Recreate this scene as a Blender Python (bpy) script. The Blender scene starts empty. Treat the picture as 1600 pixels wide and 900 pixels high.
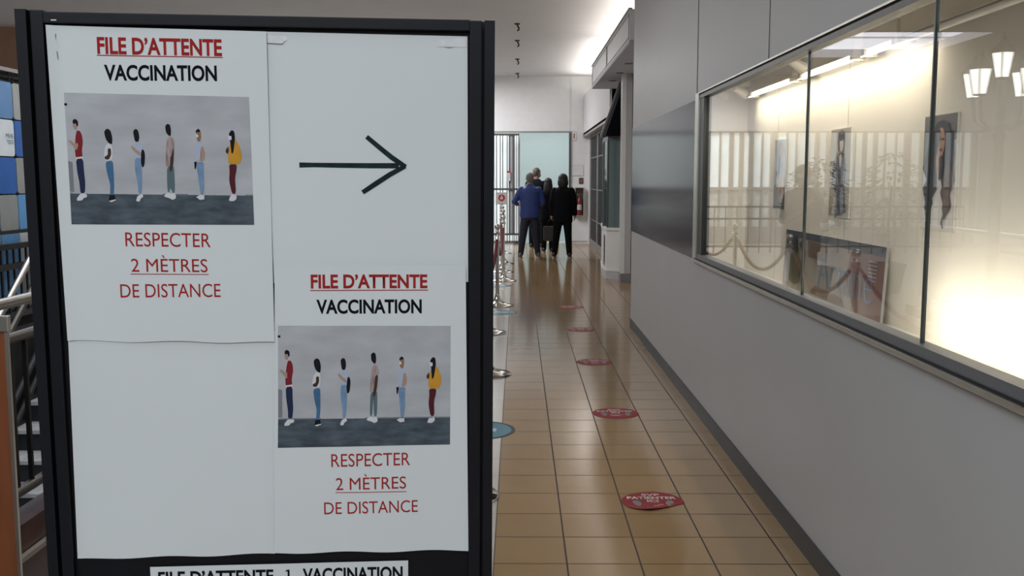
import bpy, bmesh, math, random
import numpy as np
from mathutils import Vector, Matrix, Euler
random.seed(7)
SC = bpy.context.scene
COL = SC.collection
PI = math.pi

# ------------------------------------------------------------------ camera, world, lights, exposure
FPX = 1544.0
cam_d = bpy.data.cameras.new('camera')
cam_d.sensor_width = 36.0
cam_d.lens = FPX / 1600 * 36.0
cam_d.clip_end = 200
cam = bpy.data.objects.new('camera', cam_d)
COL.objects.link(cam)
PITCH = math.atan(169 / FPX)
YAW = math.atan(9 * math.cos(PITCH) / FPX)
cam.location = (0, 0, 1.58)
cam.rotation_euler = (PI / 2 - PITCH, 0, YAW)
SC.camera = cam

w = bpy.data.worlds.new('world')
SC.world = w
w.use_nodes = True
w.node_tree.nodes['Background'].inputs[0].default_value = (0.80, 0.86, 1.0, 1)
w.node_tree.nodes['Background'].inputs[1].default_value = 0.35

SC.view_settings.view_transform = 'Standard'
SC.view_settings.look = 'None'
SC.view_settings.exposure = 0.0
SC.view_settings.gamma = 1.0
SC.view_settings.use_curve_mapping = False


def area(name, loc, rot, sx, sy, power, color=(1, 1, 1)):
    d = bpy.data.lights.new(name, 'AREA')
    d.shape = 'RECTANGLE'
    d.size = sx
    d.size_y = sy
    d.energy = power
    d.color = color
    o = bpy.data.objects.new(name, d)
    COL.objects.link(o)
    o.location = loc
    o.rotation_euler = rot
    return o


# added fills below the ceiling, plus lights for coves, far room and case
area('fill_light_hall_front', (-2.6, 1.2, 4.0), (0, 0, 0), 3.0, 3.0, 100, (0.86, 0.93, 1.0))  # added fill for the front of the hall, no fitting there
area('fill_light_behind', (-0.9, -2.6, 3.6), (math.radians(38), 0, 0), 3.2, 2.0, 125, (0.90, 0.95, 1.0))  # added fill from behind the camera to light the notice board
area('fill_light_corridor_a', (-1.3, 7.6, 4.0), (0, 0, 0), 1.2, 3.0, 22, (1.0, 0.97, 0.94))  # added corridor fill without a fitting
area('fill_light_corridor_b', (-2.2, 14.5, 4.0), (0, 0, 0), 1.6, 3.0, 85, (1.0, 0.95, 0.90))  # added fill for the middle of the corridor, kept out of view
area('fill_light_corridor_c', (-1.6, 22.2, 4.0), (0, 0, 0), 2.0, 2.4, 185, (0.98, 0.98, 1.0))  # added fill to brighten the far header and ceiling
area('cove_light_far', (1.74, 21.0, 3.58), (PI, 0, 0), 0.12, 6.0, 55, (1.0, 0.95, 0.88))
area('canopy_cove_light', (1.58, 14.8, 3.62), (PI, 0, 0), 0.22, 5.8, 30, (1.0, 0.93, 0.84))
area('room_beyond_light', (0.7, 26.6, 3.3), (0, 0, 0), 3.0, 2.4, 37, (0.90, 1.0, 0.99))
area('stairwell_fill_light', (-3.4, 8.2, 3.9), (0, 0, 0), 2.0, 4.0, 75, (0.92, 0.95, 1.0))  # added fill above the stairs, the ceiling over it is closed
area('case_tube_light', (1.46, 5.1, 2.10), (0, math.radians(-6), 0), 0.05, 2.7, 20, (1.0, 0.90, 0.73))
area('case_floor_light', (1.335, 3.05, 1.055), (0, math.radians(-112), 0), 0.04, 1.2, 4.6, (1.0, 0.93, 0.80))


# ------------------------------------------------------------------ materials
MATS = {}


def mat(name, col, rough=0.6, metal=0.0, noise=0.06, scale=8.0, bump=0.0, spec=0.5, emit=0.0, coat=0.0, stretch=None):
    if name in MATS:
        return MATS[name]
    m = bpy.data.materials.new(name)
    m.use_nodes = True
    nt = m.node_tree
    b = nt.nodes['Principled BSDF']
    b.inputs['Roughness'].default_value = rough
    b.inputs['Metallic'].default_value = metal
    b.inputs['Specular IOR Level'].default_value = spec
    b.inputs['Coat Weight'].default_value = coat
    tc = nt.nodes.new('ShaderNodeTexCoord')
    nz = nt.nodes.new('ShaderNodeTexNoise')
    nz.inputs['Scale'].default_value = scale
    nz.inputs['Detail'].default_value = 3
    src = tc.outputs['Object']
    if stretch:
        mp = nt.nodes.new('ShaderNodeMapping')
        mp.inputs['Scale'].default_value = stretch
        nt.links.new(src, mp.inputs[0])
        src = mp.outputs[0]
    nt.links.new(src, nz.inputs['Vector'])
    cr = nt.nodes.new('ShaderNodeValToRGB')
    cr.color_ramp.elements[0].position = 0.3
    cr.color_ramp.elements[1].position = 0.7
    cr.color_ramp.elements[0].color = tuple(c * (1 - noise) for c in col) + (1,)
    cr.color_ramp.elements[1].color = tuple(min(1, c * (1 + noise)) for c in col) + (1,)
    nt.links.new(nz.outputs['Fac'], cr.inputs[0])
    nt.links.new(cr.outputs[0], b.inputs['Base Color'])
    if bump:
        bp = nt.nodes.new('ShaderNodeBump')
        bp.inputs['Strength'].default_value = bump
        bp.inputs['Distance'].default_value = 0.01
        nt.links.new(nz.outputs['Fac'], bp.inputs['Height'])
        nt.links.new(bp.outputs[0], b.inputs['Normal'])
    if emit:
        nt.links.new(cr.outputs[0], b.inputs['Emission Color'])
        b.inputs['Emission Strength'].default_value = emit
    MATS[name] = m
    return m


def math_node(nt, op, a, b=None, c=None):
    n = nt.nodes.new('ShaderNodeMath')
    n.operation = op
    for i, v in enumerate((a, b, c)):
        if v is None:
            continue
        if isinstance(v, (int, float)):
            n.inputs[i].default_value = v
        else:
            nt.links.new(v, n.inputs[i])
    return n.outputs[0]


def tile_mat(name, c1, c2, grout, sx, sy, ox, oy, rough=0.22, gw=0.006):
    m = bpy.data.materials.new(name)
    m.use_nodes = True
    nt = m.node_tree
    b = nt.nodes['Principled BSDF']
    tc = nt.nodes.new('ShaderNodeTexCoord')
    sp = nt.nodes.new('ShaderNodeSeparateXYZ')
    nt.links.new(tc.outputs['Object'], sp.inputs[0])
    u = math_node(nt, 'DIVIDE', math_node(nt, 'SUBTRACT', sp.outputs[0], ox), sx)
    v = math_node(nt, 'DIVIDE', math_node(nt, 'SUBTRACT', sp.outputs[1], oy), sy)
    fu = math_node(nt, 'FRACT', u)
    fv = math_node(nt, 'FRACT', v)
    du = math_node(nt, 'MULTIPLY', math_node(nt, 'MINIMUM', fu, math_node(nt, 'SUBTRACT', 1.0, fu)), sx)
    dv = math_node(nt, 'MULTIPLY', math_node(nt, 'MINIMUM', fv, math_node(nt, 'SUBTRACT', 1.0, fv)), sy)
    d = math_node(nt, 'MINIMUM', du, dv)
    g = math_node(nt, 'LESS_THAN', d, gw / 2)
    cx = nt.nodes.new('ShaderNodeCombineXYZ')
    nt.links.new(math_node(nt, 'FLOOR', u), cx.inputs[0])
    nt.links.new(math_node(nt, 'FLOOR', v), cx.inputs[1])
    wn = nt.nodes.new('ShaderNodeTexWhiteNoise')
    nt.links.new(cx.outputs[0], wn.inputs['Vector'])
    nz = nt.nodes.new('ShaderNodeTexNoise')
    nz.inputs['Scale'].default_value = 5
    nz.inputs['Detail'].default_value = 5
    nt.links.new(tc.outputs['Object'], nz.inputs['Vector'])
    f = math_node(nt, 'ADD', math_node(nt, 'MULTIPLY', wn.outputs['Value'], 0.45), math_node(nt, 'MULTIPLY', nz.outputs['Fac'], 0.55))
    mx = nt.nodes.new('ShaderNodeMix')
    mx.data_type = 'RGBA'
    mx.inputs[6].default_value = c1 + (1,)
    mx.inputs[7].default_value = c2 + (1,)
    nt.links.new(f, mx.inputs[0])
    m2 = nt.nodes.new('ShaderNodeMix')
    m2.data_type = 'RGBA'
    nt.links.new(g, m2.inputs[0])
    nt.links.new(mx.outputs[2], m2.inputs[6])
    m2.inputs[7].default_value = grout + (1,)
    nt.links.new(m2.outputs[2], b.inputs['Base Color'])
    r = math_node(nt, 'MULTIPLY_ADD', g, 0.5, rough)
    nt.links.new(r, b.inputs['Roughness'])
    bp = nt.nodes.new('ShaderNodeBump')
    bp.inputs['Strength'].default_value = 0.3
    bp.inputs['Distance'].default_value = 0.001
    h = math_node(nt, 'SUBTRACT', math_node(nt, 'MULTIPLY', nz.outputs['Fac'], 0.5), g)
    nt.links.new(h, bp.inputs['Height'])
    nt.links.new(bp.outputs[0], b.inputs['Normal'])
    return m


def glass_mat(name, f0=0.045, tint=(1, 1, 1), rough=0.0):
    m = bpy.data.materials.new(name)
    m.use_nodes = True
    nt = m.node_tree
    nt.nodes.clear()
    out = nt.nodes.new('ShaderNodeOutputMaterial')
    tr = nt.nodes.new('ShaderNodeBsdfTransparent')
    tr.inputs[0].default_value = tint + (1,)
    gl = nt.nodes.new('ShaderNodeBsdfGlossy')
    gl.inputs['Roughness'].default_value = rough
    ge = nt.nodes.new('ShaderNodeNewGeometry')
    dot = nt.nodes.new('ShaderNodeVectorMath')
    dot.operation = 'DOT_PRODUCT'
    nt.links.new(ge.outputs['Normal'], dot.inputs[0])
    nt.links.new(ge.outputs['Incoming'], dot.inputs[1])
    c = math_node(nt, 'ABSOLUTE', dot.outputs['Value'])
    p = math_node(nt, 'POWER', math_node(nt, 'SUBTRACT', 1.0, c), 5.0)
    fac = math_node(nt, 'MULTIPLY_ADD', p, 1 - f0, f0)
    mx = nt.nodes.new('ShaderNodeMixShader')
    nt.links.new(fac, mx.inputs[0])
    nt.links.new(tr.outputs[0], mx.inputs[1])
    nt.links.new(gl.outputs[0], mx.inputs[2])
    nt.links.new(mx.outputs[0], out.inputs[0])
    return m


WALL = mat('wall_panel_grey', (0.455, 0.455, 0.455), 0.45, noise=0.02, scale=1.5)
CEIL = mat('ceiling_white', (0.62, 0.61, 0.62), 0.9, noise=0.02, scale=2)
WHITE = mat('white_paint', (0.72, 0.72, 0.72), 0.5, noise=0.02)
TRIMW = mat('white_trim', (0.78, 0.79, 0.80), 0.4, noise=0.02)
CREAM = mat('case_cream', (0.76, 0.72, 0.62), 0.7, noise=0.02, scale=3)
DARK = mat('dark_base', (0.028, 0.03, 0.034), 0.45)
BLACK = mat('black_frame', (0.0055, 0.006, 0.009), 0.5, noise=0.15, spec=0.25)
BLACK2 = mat('black_groove', (0.002, 0.002, 0.003), 0.6)
BOARD = mat('black_board', (0.005, 0.0055, 0.008), 0.6, noise=0.15, spec=0.2)
METAL = mat('brushed_metal', (0.55, 0.53, 0.50), 0.32, 1.0, noise=0.08, scale=30)
CHROME = mat('chrome', (0.72, 0.70, 0.66), 0.12, 1.0, noise=0.03)
CHAMP = mat('champagne_aluminium', (0.62, 0.60, 0.54), 0.35, 1.0, noise=0.05)
GREYAL = mat('grey_aluminium', (0.17, 0.175, 0.185), 0.4, 0.3, noise=0.05)
DGREY = mat('dark_grey_frame', (0.10, 0.10, 0.10), 0.4, 0.4)
PAPER = mat('paper', (0.66, 0.70, 0.71), 0.75, noise=0.012, scale=4)
RED = mat('red_ink', (0.34, 0.022, 0.022), 0.8, spec=0.1)
INK = mat('black_ink', (0.006, 0.007, 0.012), 0.8, spec=0.1)
MARKER = mat('marker_ink', (0.008, 0.022, 0.026), 0.6, spec=0.15, noise=0.4, scale=60)
GLASS = glass_mat('window_glass', 0.07)
GLASSD = glass_mat('plain_glass', 0.05, (0.9, 0.97, 0.95))
GREYFR = mat('grey_frame', (0.28, 0.26, 0.26), 0.4, 0.2)
ORANGE = mat('orange_wood', (0.20, 0.066, 0.028), 0.4, noise=0.12, scale=3, stretch=(8, 8, 1), spec=0.2)
BROWN = mat('brown_wall', (0.46, 0.27, 0.17), 0.6, noise=0.05)
VELVET = mat('maroon_velvet', (0.16, 0.012, 0.022), 0.8, noise=0.2, scale=40)


# ------------------------------------------------------------------ mesh helpers
def link(name, me, m=None, parent=None, loc=None):
    o = bpy.data.objects.new(name, me)
    COL.objects.link(o)
    if m is not None:
        for k in (m if isinstance(m, (list, tuple)) else [m]):
            me.materials.append(k)
    if parent is not None:
        o.parent = parent
    if loc is not None:
        o.location = loc
    return o


def fin(name, bm, m=None, parent=None, loc=None, smooth=False, recalc=True):
    if recalc:
        bmesh.ops.recalc_face_normals(bm, faces=bm.faces)
    me = bpy.data.meshes.new(name)
    bm.to_mesh(me)
    bm.free()
    if smooth:
        try:
            me.shade_smooth()
            me.set_sharp_from_angle(angle=math.radians(40))
        except Exception:
            pass
    return link(name, me, m, parent, loc)


def tag(o, label=None, cat=None, group=None, kind=None):
    if label:
        o['label'] = label
    if cat:
        o['category'] = cat
    if group:
        o['group'] = group
    if kind:
        o['kind'] = kind
    return o


def empty(name, loc, label, cat, group=None, rot=None):
    o = bpy.data.objects.new(name, None)
    COL.objects.link(o)
    o.location = loc
    o.empty_display_size = 0.1
    if rot is not None:
        o.rotation_euler = rot
    return tag(o, label, cat, group)


def add_box(bm, x0, x1, y0, y1, z0, z1, mi=0, bev=0.0):
    vs = [bm.verts.new((x, y, z)) for x in (x0, x1) for y in (y0, y1) for z in (z0, z1)]
    idx = [(0, 1, 3, 2), (4, 6, 7, 5), (0, 4, 5, 1), (2, 3, 7, 6), (0, 2, 6, 4), (1, 5, 7, 3)]
    fs = [bm.faces.new([vs[i] for i in f]) for f in idx]
    for f in fs:
        f.material_index = mi
    if bev > 0:
        es = list({e for f in fs for e in f.edges})
        bmesh.ops.bevel(bm, geom=es, offset=bev, segments=2, profile=0.7, affect='EDGES')
    return vs


def box(name, x0, x1, y0, y1, z0, z1, m, parent=None, bev=0.0, loc=None):
    bm = bmesh.new()
    add_box(bm, x0, x1, y0, y1, z0, z1, 0, bev)
    return fin(name, bm, m, parent, loc)


def add_tube(bm, pts, r, n=10, mi=0, caps=True):
    pts = [Vector(p) for p in pts]
    rs = r if isinstance(r, (list, tuple)) else [r] * len(pts)
    rings = []
    up = Vector((0, 0, 1))
    prev = None
    for i, p in enumerate(pts):
        t = (pts[min(i + 1, len(pts) - 1)] - pts[max(i - 1, 0)]).normalized()
        if prev is None:
            a = t.cross(up)
            if a.length < 0.1:
                a = t.cross(Vector((1, 0, 0)))
            a.normalize()
        else:
            a = prev - t * prev.dot(t)
            a.normalize()
        prev = a
        b = t.cross(a).normalized()
        rings.append([bm.verts.new(p + (a * math.cos(2 * PI * k / n) + b * math.sin(2 * PI * k / n)) * rs[i]) for k in range(n)])
    for i in range(len(rings) - 1):
        for k in range(n):
            f = bm.faces.new([rings[i][k], rings[i][(k + 1) % n], rings[i + 1][(k + 1) % n], rings[i + 1][k]])
            f.material_index = mi
    if caps:
        bm.faces.new(rings[0][::-1]).material_index = mi
        bm.faces.new(rings[-1]).material_index = mi


def tube(name, pts, r, m, parent=None, n=10, loc=None):
    bm = bmesh.new()
    add_tube(bm, pts, r, n)
    return fin(name, bm, m, parent, loc, smooth=True)


def add_lathe(bm, prof, c=(0, 0, 0), n=24, mi=0):
    rings = []
    for r, z in prof:
        if r < 1e-5:
            rings.append([bm.verts.new((c[0], c[1], c[2] + z))])
        else:
            rings.append([bm.verts.new((c[0] + r * math.cos(2 * PI * k / n), c[1] + r * math.sin(2 * PI * k / n), c[2] + z)) for k in range(n)])
    for i in range(len(rings) - 1):
        A, B = rings[i], rings[i + 1]
        for k in range(n):
            a0, a1 = A[k % len(A)], A[(k + 1) % len(A)]
            b0, b1 = B[k % len(B)], B[(k + 1) % len(B)]
            vs = []
            for v in (a0, a1, b1, b0):
                if v not in vs:
                    vs.append(v)
            if len(vs) > 2:
                try:
                    bm.faces.new(vs).material_index = mi
                except ValueError:
                    pass
    for R_ in (rings[0], rings[-1]):
        if len(R_) > 2:
            try:
                bm.faces.new(R_).material_index = mi
            except ValueError:
                pass


def lathe(name, prof, m, parent=None, c=(0, 0, 0), n=24, loc=None):
    bm = bmesh.new()
    add_lathe(bm, prof, c, n)
    return fin(name, bm, m, parent, loc, smooth=True)


def prism(name, poly, z0, z1, m, parent=None, loc=None, axis='z'):
    """extrude a 2-D outline; axis z: (x,y), axis y: (x,z), axis x: (y,z)"""
    bm = bmesh.new()

    def P(a, b, h):
        return {'z': (a, b, h), 'y': (a, h, b), 'x': (h, a, b)}[axis]
    lo = [bm.verts.new(P(a, b, z0)) for a, b in poly]
    hi = [bm.verts.new(P(a, b, z1)) for a, b in poly]
    bm.faces.new(lo[::-1])
    bm.faces.new(hi)
    n = len(poly)
    for i in range(n):
        bm.faces.new([lo[i], lo[(i + 1) % n], hi[(i + 1) % n], hi[i]])
    return fin(name, bm, m, parent, loc)


def struct(o):
    o['kind'] = 'structure'
    return o


def copy_tree(o, parent=None):
    c = o.copy()
    COL.objects.link(c)
    if parent is not None:
        c.parent = parent
    for ch in list(o.children):
        copy_tree(ch, c)
    return c


def sheet_polys(name, polys, mats, parent, fmap, thick=0.0, loc=None):
    """flat printed shapes: polys = [(points, material index)], fmap turns (a,b,layer) into local xyz"""
    bm = bmesh.new()
    for layer, (pts, mi) in enumerate(polys):
        vs = [bm.verts.new(fmap(a, b, layer)) for a, b in pts]
        try:
            f = bm.faces.new(vs)
            f.material_index = mi
        except ValueError:
            pass
    bmesh.ops.triangulate(bm, faces=[f for f in bm.faces if len(f.verts) > 4])
    return fin(name, bm, mats, parent, loc, recalc=False)


_cap = None


def text_mesh(s, bold=0.0):
    cu = bpy.data.curves.new('lettering_curve', 'FONT')
    cu.body = s
    cu.size = 1.0
    cu.resolution_u = 4
    cu.offset = bold
    o = bpy.data.objects.new('lettering_tmp', cu)
    COL.objects.link(o)
    dg = bpy.context.evaluated_depsgraph_get()
    me = bpy.data.meshes.new_from_object(o.evaluated_get(dg))
    bpy.data.objects.remove(o)
    return me


def lettering(name, s, x0, x1, base, cap, m, parent, fmap, bold=0.0, track=None, base2=None):
    """write s between x0 and x1 on a baseline with a capital height, mapped by fmap(a,b,layer)"""
    global _cap
    if _cap is None:
        t = text_mesh('H')
        _cap = max(v.co.y for v in t.vertices)
    me = text_mesh(s, bold)
    xs = [v.co.x for v in me.vertices]
    lo, hi = min(xs), max(xs)
    b2 = base if base2 is None else base2
    for v in me.vertices:
        k = (v.co.x - lo) / (hi - lo)
        a = x0 + k * (x1 - x0)
        b = base + (b2 - base) * k + v.co.y / _cap * cap
        v.co = fmap(a, b, 1)
    me.name = name
    me.materials.clear()
    return link(name, me, m, parent)


# ------------------------------------------------------------------ THE SETTING
FL_TAN = tile_mat('floor_tile_tan', (0.30, 0.190, 0.088), (0.37, 0.242, 0.120), (0.045, 0.03, 0.02), 0.305, 0.308, -0.10, 4.56, 0.13, 0.0075)
FL_WHITE = tile_mat('floor_tile_white', (0.50, 0.47, 0.42), (0.58, 0.55, 0.50), (0.28, 0.25, 0.22), 0.61, 0.308, -0.10, 4.56, 0.2, 0.004)
FL_BROWN = tile_mat('floor_tile_brown', (0.035, 0.02, 0.014), (0.06, 0.034, 0.024), (0.02, 0.015, 0.012), 0.6, 0.6, -1.2, 0, 0.3, 0.004)


def floor_piece(bm, x0, x1, y0, y1, mi):
    add_box(bm, x0, x1, y0, y1, -0.12, 0.0, mi)


bm = bmesh.new()
floor_piece(bm, -0.10, 2.6, -5, 24.85, 0)
floor_piece(bm, -1.2, -0.10, -5, 24.85, 1)
floor_piece(bm, -2.15, -1.2, -5, 11.5, 2)
floor_piece(bm, -12, -2.15, -5, 3.0, 2)
floor_piece(bm, -12, -1.2, 11.5, 24.85, 1)
struct(fin('floor', bm, [FL_TAN, FL_WHITE, FL_BROWN]))
struct(box('floor', -2.0, 4.0, 24.85, 28.5, -0.12, 0.0, mat('floor_pale_room', (0.62, 0.66, 0.66), 0.35)))
struct(box('floor', -8, -2.15, 2.4, 13.5, -2.32, -2.2, mat('floor_lower_level', (0.10, 0.09, 0.085), 0.5)))

# ceiling with a skylight opening over the left of the hall
bm = bmesh.new()
add_box(bm, -12, 2.6, -5, 17.4, 4.10, 4.3)
add_box(bm, -3.45, 2.6, 17.4, 17.86, 4.10, 4.3)
add_box(bm, -3.45, 2.6, 17.86, 21.0, 4.112, 4.3)
add_box(bm, -12, -5.75, 17.4, 21.0, 4.112, 4.3)
add_box(bm, -12, 2.6, 21.0, 24.85, 4.112, 4.3)
struct(fin('ceiling', bm, CEIL))
struct(box('trim_1', -3.4, 1.6, 17.86, 17.875, 4.106, 4.1125, mat('ceiling_seam', (0.2, 0.2, 0.2), 0.8)))
bm = bmesh.new()
add_box(bm, -5.75, -3.45, 17.4, 21.0, 4.28, 4.31)
sk = struct(fin('window_6', bm, mat('skylight_diffuser', (0.86, 0.88, 1.0), 0.5, noise=0.03, emit=2.4)))
box('glazing_bar', -5.75, -3.45, 19.19, 19.21, 4.25, 4.28, WHITE, sk)

# right wall with the display window
bm = bmesh.new()
add_box(bm, 1.22, 1.30, -5, 10.6, 0.0, 1.026)
add_box(bm, 1.22, 1.30, -5, 10.6, 2.156, 4.1)
add_box(bm, 1.22, 1.30, 6.82, 10.6, 1.026, 2.156)
add_box(bm, 1.22, 1.30, -5, 1.0, 1.026, 2.156)
add_box(bm, 1.30, 1.75, 10.52, 10.6, 0.0, 4.1)
struct(fin('wall_right', bm, WALL))
bm = bmesh.new()
add_box(bm, 1.216, 1.2205, 6.83, 6.836, 2.156, 4.1)
for yy in (4.9, 3.0):
    add_box(bm, 1.217, 1.2205, yy, yy + 0.004, 2.16, 4.1)
struct(fin('trim_2', bm, DGREY))
struct(box('baseboard_right', 1.212, 1.2205, -5, 10.61, 0.0, 0.095, DARK))
o = box('mirror_panel', 1.213, 1.2205, 6.86, 10.59, 1.04, 2.12, mat('dark_gloss_panel', (0.012, 0.016, 0.030), 0.12, noise=0.02, spec=0.5), bev=0.0)
MATS['dark_gloss_panel'].node_tree.nodes['Principled BSDF'].inputs['IOR'].default_value = 1.085
struct(tag(o, 'glossy dark blue-grey wall panel beside the display window')); o.name = 'trim_3'

# display case interior
bm = bmesh.new()
add_box(bm, 1.30, 1.60, 0.9, 6.82, 0.93, 0.98, 0)
add_box(bm, 1.55, 1.60, 0.9, 6.82, 0.98, 2.25, 0)
add_box(bm, 1.30, 1.60, 6.75, 6.82, 0.98, 2.25, 0)
add_box(bm, 1.30, 1.60, 0.9, 1.0, 0.98, 2.25, 0)
add_box(bm, 1.30, 1.60, 0.9, 6.82, 2.20, 2.26, 0)
struct(fin('wall_showcase', bm, CREAM))
bm = bmesh.new()
for yy in (5.95, 4.70, 2.2):
    add_box(bm, 1.5485, 1.5505, yy, yy + 0.003, 0.98, 2.2)
struct(fin('trim_4', bm, mat('case_seam', (0.42, 0.38, 0.3), 0.6)))
# window frame
win = struct(box('window_7', 1.205, 1.262, 1.0, 6.67, 1.045, 1.085, GREYAL))
win['kind'] = 'structure'
box('sill_strip', 1.192, 1.222, 1.0, 6.79, 1.026, 1.045, CHAMP, win, bev=0.002)
box('sill_groove', 1.200, 1.222, 1.0, 6.75, 1.045, 1.052, BLACK2, win)
box('head_rail', 1.207, 1.262, 1.0, 6.67, 2.117, 2.140, DGREY, win)
box('head_strip', 1.200, 1.222, 1.0, 6.79, 2.148, 2.156, CHAMP, win)
box('head_groove', 1.212, 1.222, 1.0, 6.75, 2.140, 2.148, BLACK2, win)
box('jamb_strip', 1.200, 1.222, 6.68, 6.79, 1.045, 2.148, CHAMP, win, bev=0.002)
box('jamb_gasket', 1.212, 1.262, 6.53, 6.68, 1.052, 2.14, mat('green_black_gasket', (0.02, 0.025, 0.02), 0.4), win)
box('jamb_edge', 1.2115, 1.222, 6.79, 6.84, 1.03, 2.15, BLACK2, win)
for a, b in ((6.53, 4.265), (4.255, 2.985), (2.975, 1.71), (1.70, 1.0)):
    box('window_pane', 1.230, 1.236, b, a, 1.08, 2.12, GLASS, win)
for yy in (4.26, 2.98, 1.705):
    box('pane_joint', 1.226, 1.238, yy - 0.004, yy + 0.004, 1.085, 2.12, mat('pane_edge', (0.02, 0.03, 0.03), 0.3), win)

# facade past the end of the right wall
bm = bmesh.new()
add_box(bm, 1.75, 1.85, 10.6, 17.7, 0, 4.1)
add_box(bm, 1.85, 1.95, 17.7, 24.7, 0, 4.112)
add_box(bm, 1.62, 1.66, 17.7, 24.68, 2.67, 3.62)
add_box(bm, 1.62, 1.85, 17.7, 24.68, 2.67, 2.72)
add_box(bm, 1.66, 1.85, 17.7, 24.68, 3.50, 3.54)
add_box(bm, 1.75, 1.85, 24.35, 24.7, 0, 2.67)
struct(fin('wall_right', bm, WHITE))
struct(box('trim_5', 1.612, 1.66, 17.75, 24.68, 2.62, 2.67, GREYFR))
for i, (a, b) in enumerate(((17.8, 19.9), (19.95, 22.1), (22.15, 24.3))):
    d = struct(box('door_%d' % (i + 1), 1.765, 1.80, a, b, 0.0, 0.16, GREYFR))
    box('door_head', 1.765, 1.80, a, b, 2.58, 2.66, GREYFR, d)
    for yy in (a, b - 0.07):
        box('door_stile', 1.765, 1.80, yy, yy + 0.07, 0.16, 2.58, mat('door_aluminium', (0.42, 0.42, 0.43), 0.35, 0.5), d)
    box('door_glass', 1.795, 1.80, a + 0.07, b - 0.07, 0.16, 2.58, mat('dark_shop_interior', (0.035, 0.035, 0.04), 0.55, noise=0.7, scale=5, spec=0.2), d)
    bm = bmesh.new()
    k = a + 0.2
    while k < b - 0.1:
        add_box(bm, 1.772, 1.784, k, k + 0.02, 0.16, 2.58)
        k += 0.17
    for z in (0.62, 1.34, 2.08):
        add_box(bm, 1.770, 1.786, a + 0.07, b - 0.07, z, z + 0.03)
    fin('door_lattice', bm, mat('lattice_metal', (0.16, 0.155, 0.155), 0.4, 0.5), d)

# back wall: header, pier, facade of back-lit windows
bm = bmesh.new()
add_box(bm, -9.0, 1.30, 24.7, 24.85, 2.76, 4.112)
add_box(bm, 1.295, 1.85, 24.7, 24.85, 0.0, 4.112)
add_box(bm, -12, -9.0, 24.7, 24.85, 0.0, 4.112)
struct(fin('wall_back', bm, WHITE))
struct(box('trim_6', -9.0, 1.33, 24.67, 24.7, 2.735, 2.775, GREYFR))
struct(box('trim_7', 1.27, 1.315, 24.66, 24.80, 0.0, 2.735, DGREY))
struct(box('trim_8', 0.02, 0.055, 24.66, 24.80, 0.0, 2.735, mat('pale_jamb', (0.55, 0.56, 0.55), 0.4)))
PANE = mat('backlit_pane', (0.80, 0.88, 0.88), 0.5, noise=0.06, scale=2, emit=0.52)
PANE_LO = mat('backlit_pane_low', (0.55, 0.58, 0.56), 0.5, noise=0.3, scale=3, emit=0.20)
GREYFW = mat('window_frame_pale', (0.40, 0.38, 0.36), 0.5)
xb = -8.9
for i in range(5):
    x0, x1 = xb + i * 1.65, xb + (i + 1) * 1.65
    f = bmesh.new()
    add_box(f, x0, x0 + 0.16, 24.68, 24.80, 0, 2.74)
    for q in range(1, 6):
        xx = x0 + 0.12 + q * (1.53 / 6) + random.uniform(-0.03, 0.03)
        hw_ = random.choice((0.02, 0.03, 0.055))
        add_box(f, xx - hw_, xx + hw_, 24.70, 24.78, 0.0, 2.74)
    add_box(f, x0, x1, 24.69, 24.80, 0.0, 0.42)
    add_box(f, x0, x1, 24.69, 24.80, 1.33, 1.40)
    wn_ = struct(fin('window_%d' % (i + 1), f, GREYFW))
    box('window_pane', x0 + 0.12, x1, 24.78, 24.79, 1.38, 2.74, PANE, wn_)
    box('window_pane', x0 + 0.12, x1, 24.78, 24.79, 0.42, 1.36, PANE_LO, wn_)
# pane behind the folding gate
f = bmesh.new()
add_box(f, -0.65, -0.60, 24.72, 24.80, 0, 2.74)
add_box(f, -0.65, 0.03, 24.73, 24.80, 0.0, 0.06)
g = struct(fin('window_8', f, GREYFR))
box('window_pane', -0.60, 0.02, 24.79, 24.80, 0.06, 2.74, PANE, g)

# bright room beyond the opening
bm = bmesh.new()
add_box(bm, -2.0, 4.0, 28.4, 28.5, 0, 3.6)
add_box(bm, -2.1, -2.0, 24.85, 28.5, 0, 3.6)
add_box(bm, 4.0, 4.1, 24.85, 28.5, 0, 3.6)
add_box(bm, -2.1, 4.1, 24.85, 28.5, 3.6, 3.7)
struct(fin('wall_far_room', bm, mat('pale_mint_wall', (0.80, 0.855, 0.855), 0.7, noise=0.01)))

# outer walls of the hall
struct(box('wall_left', -12.1, -12.0, -5, 24.85, 0, 4.1, WHITE))
struct(box('wall_back', -12.0, -8.05, 16.7, 16.8, 0, 4.1, BROWN))
struct(box('wall_front', -12, 1.3, -5.1, -5.0, 0, 4.1, WHITE))
# stairwell
STEEL = mat('stair_black_steel', (0.012, 0.012, 0.013), 0.4, 0.3)
WELLD = mat('stairwell_dark', (0.035, 0.035, 0.04), 0.6)  # shade of the well put into the colour; also the dark mosaic backing
bm = bmesh.new()
add_box(bm, -4.40, -4.30, 2.4, 11.5, -2.2, 0.48, 0)
add_box(bm, -4.40, -4.30, 2.4, 11.5, 0.48, 0.90, 1)
add_box(bm, -4.40, -4.30, 2.4, 11.5, 0.90, 2.43, 0)
add_box(bm, -2.15, -2.05, 3.0, 11.5, -2.2, -0.12, 0)
add_box(bm, -4.3, -2.15, 11.5, 11.6, -2.2, -0.12, 0)
add_box(bm, -4.4, -2.15, 2.4, 2.5, -2.2, -0.12, 0)
struct(fin('wall_stairwell', bm, [WELLD, mat('stairwell_pale', (0.55, 0.55, 0.60), 0.6, noise=0.1, scale=2)]))
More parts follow.
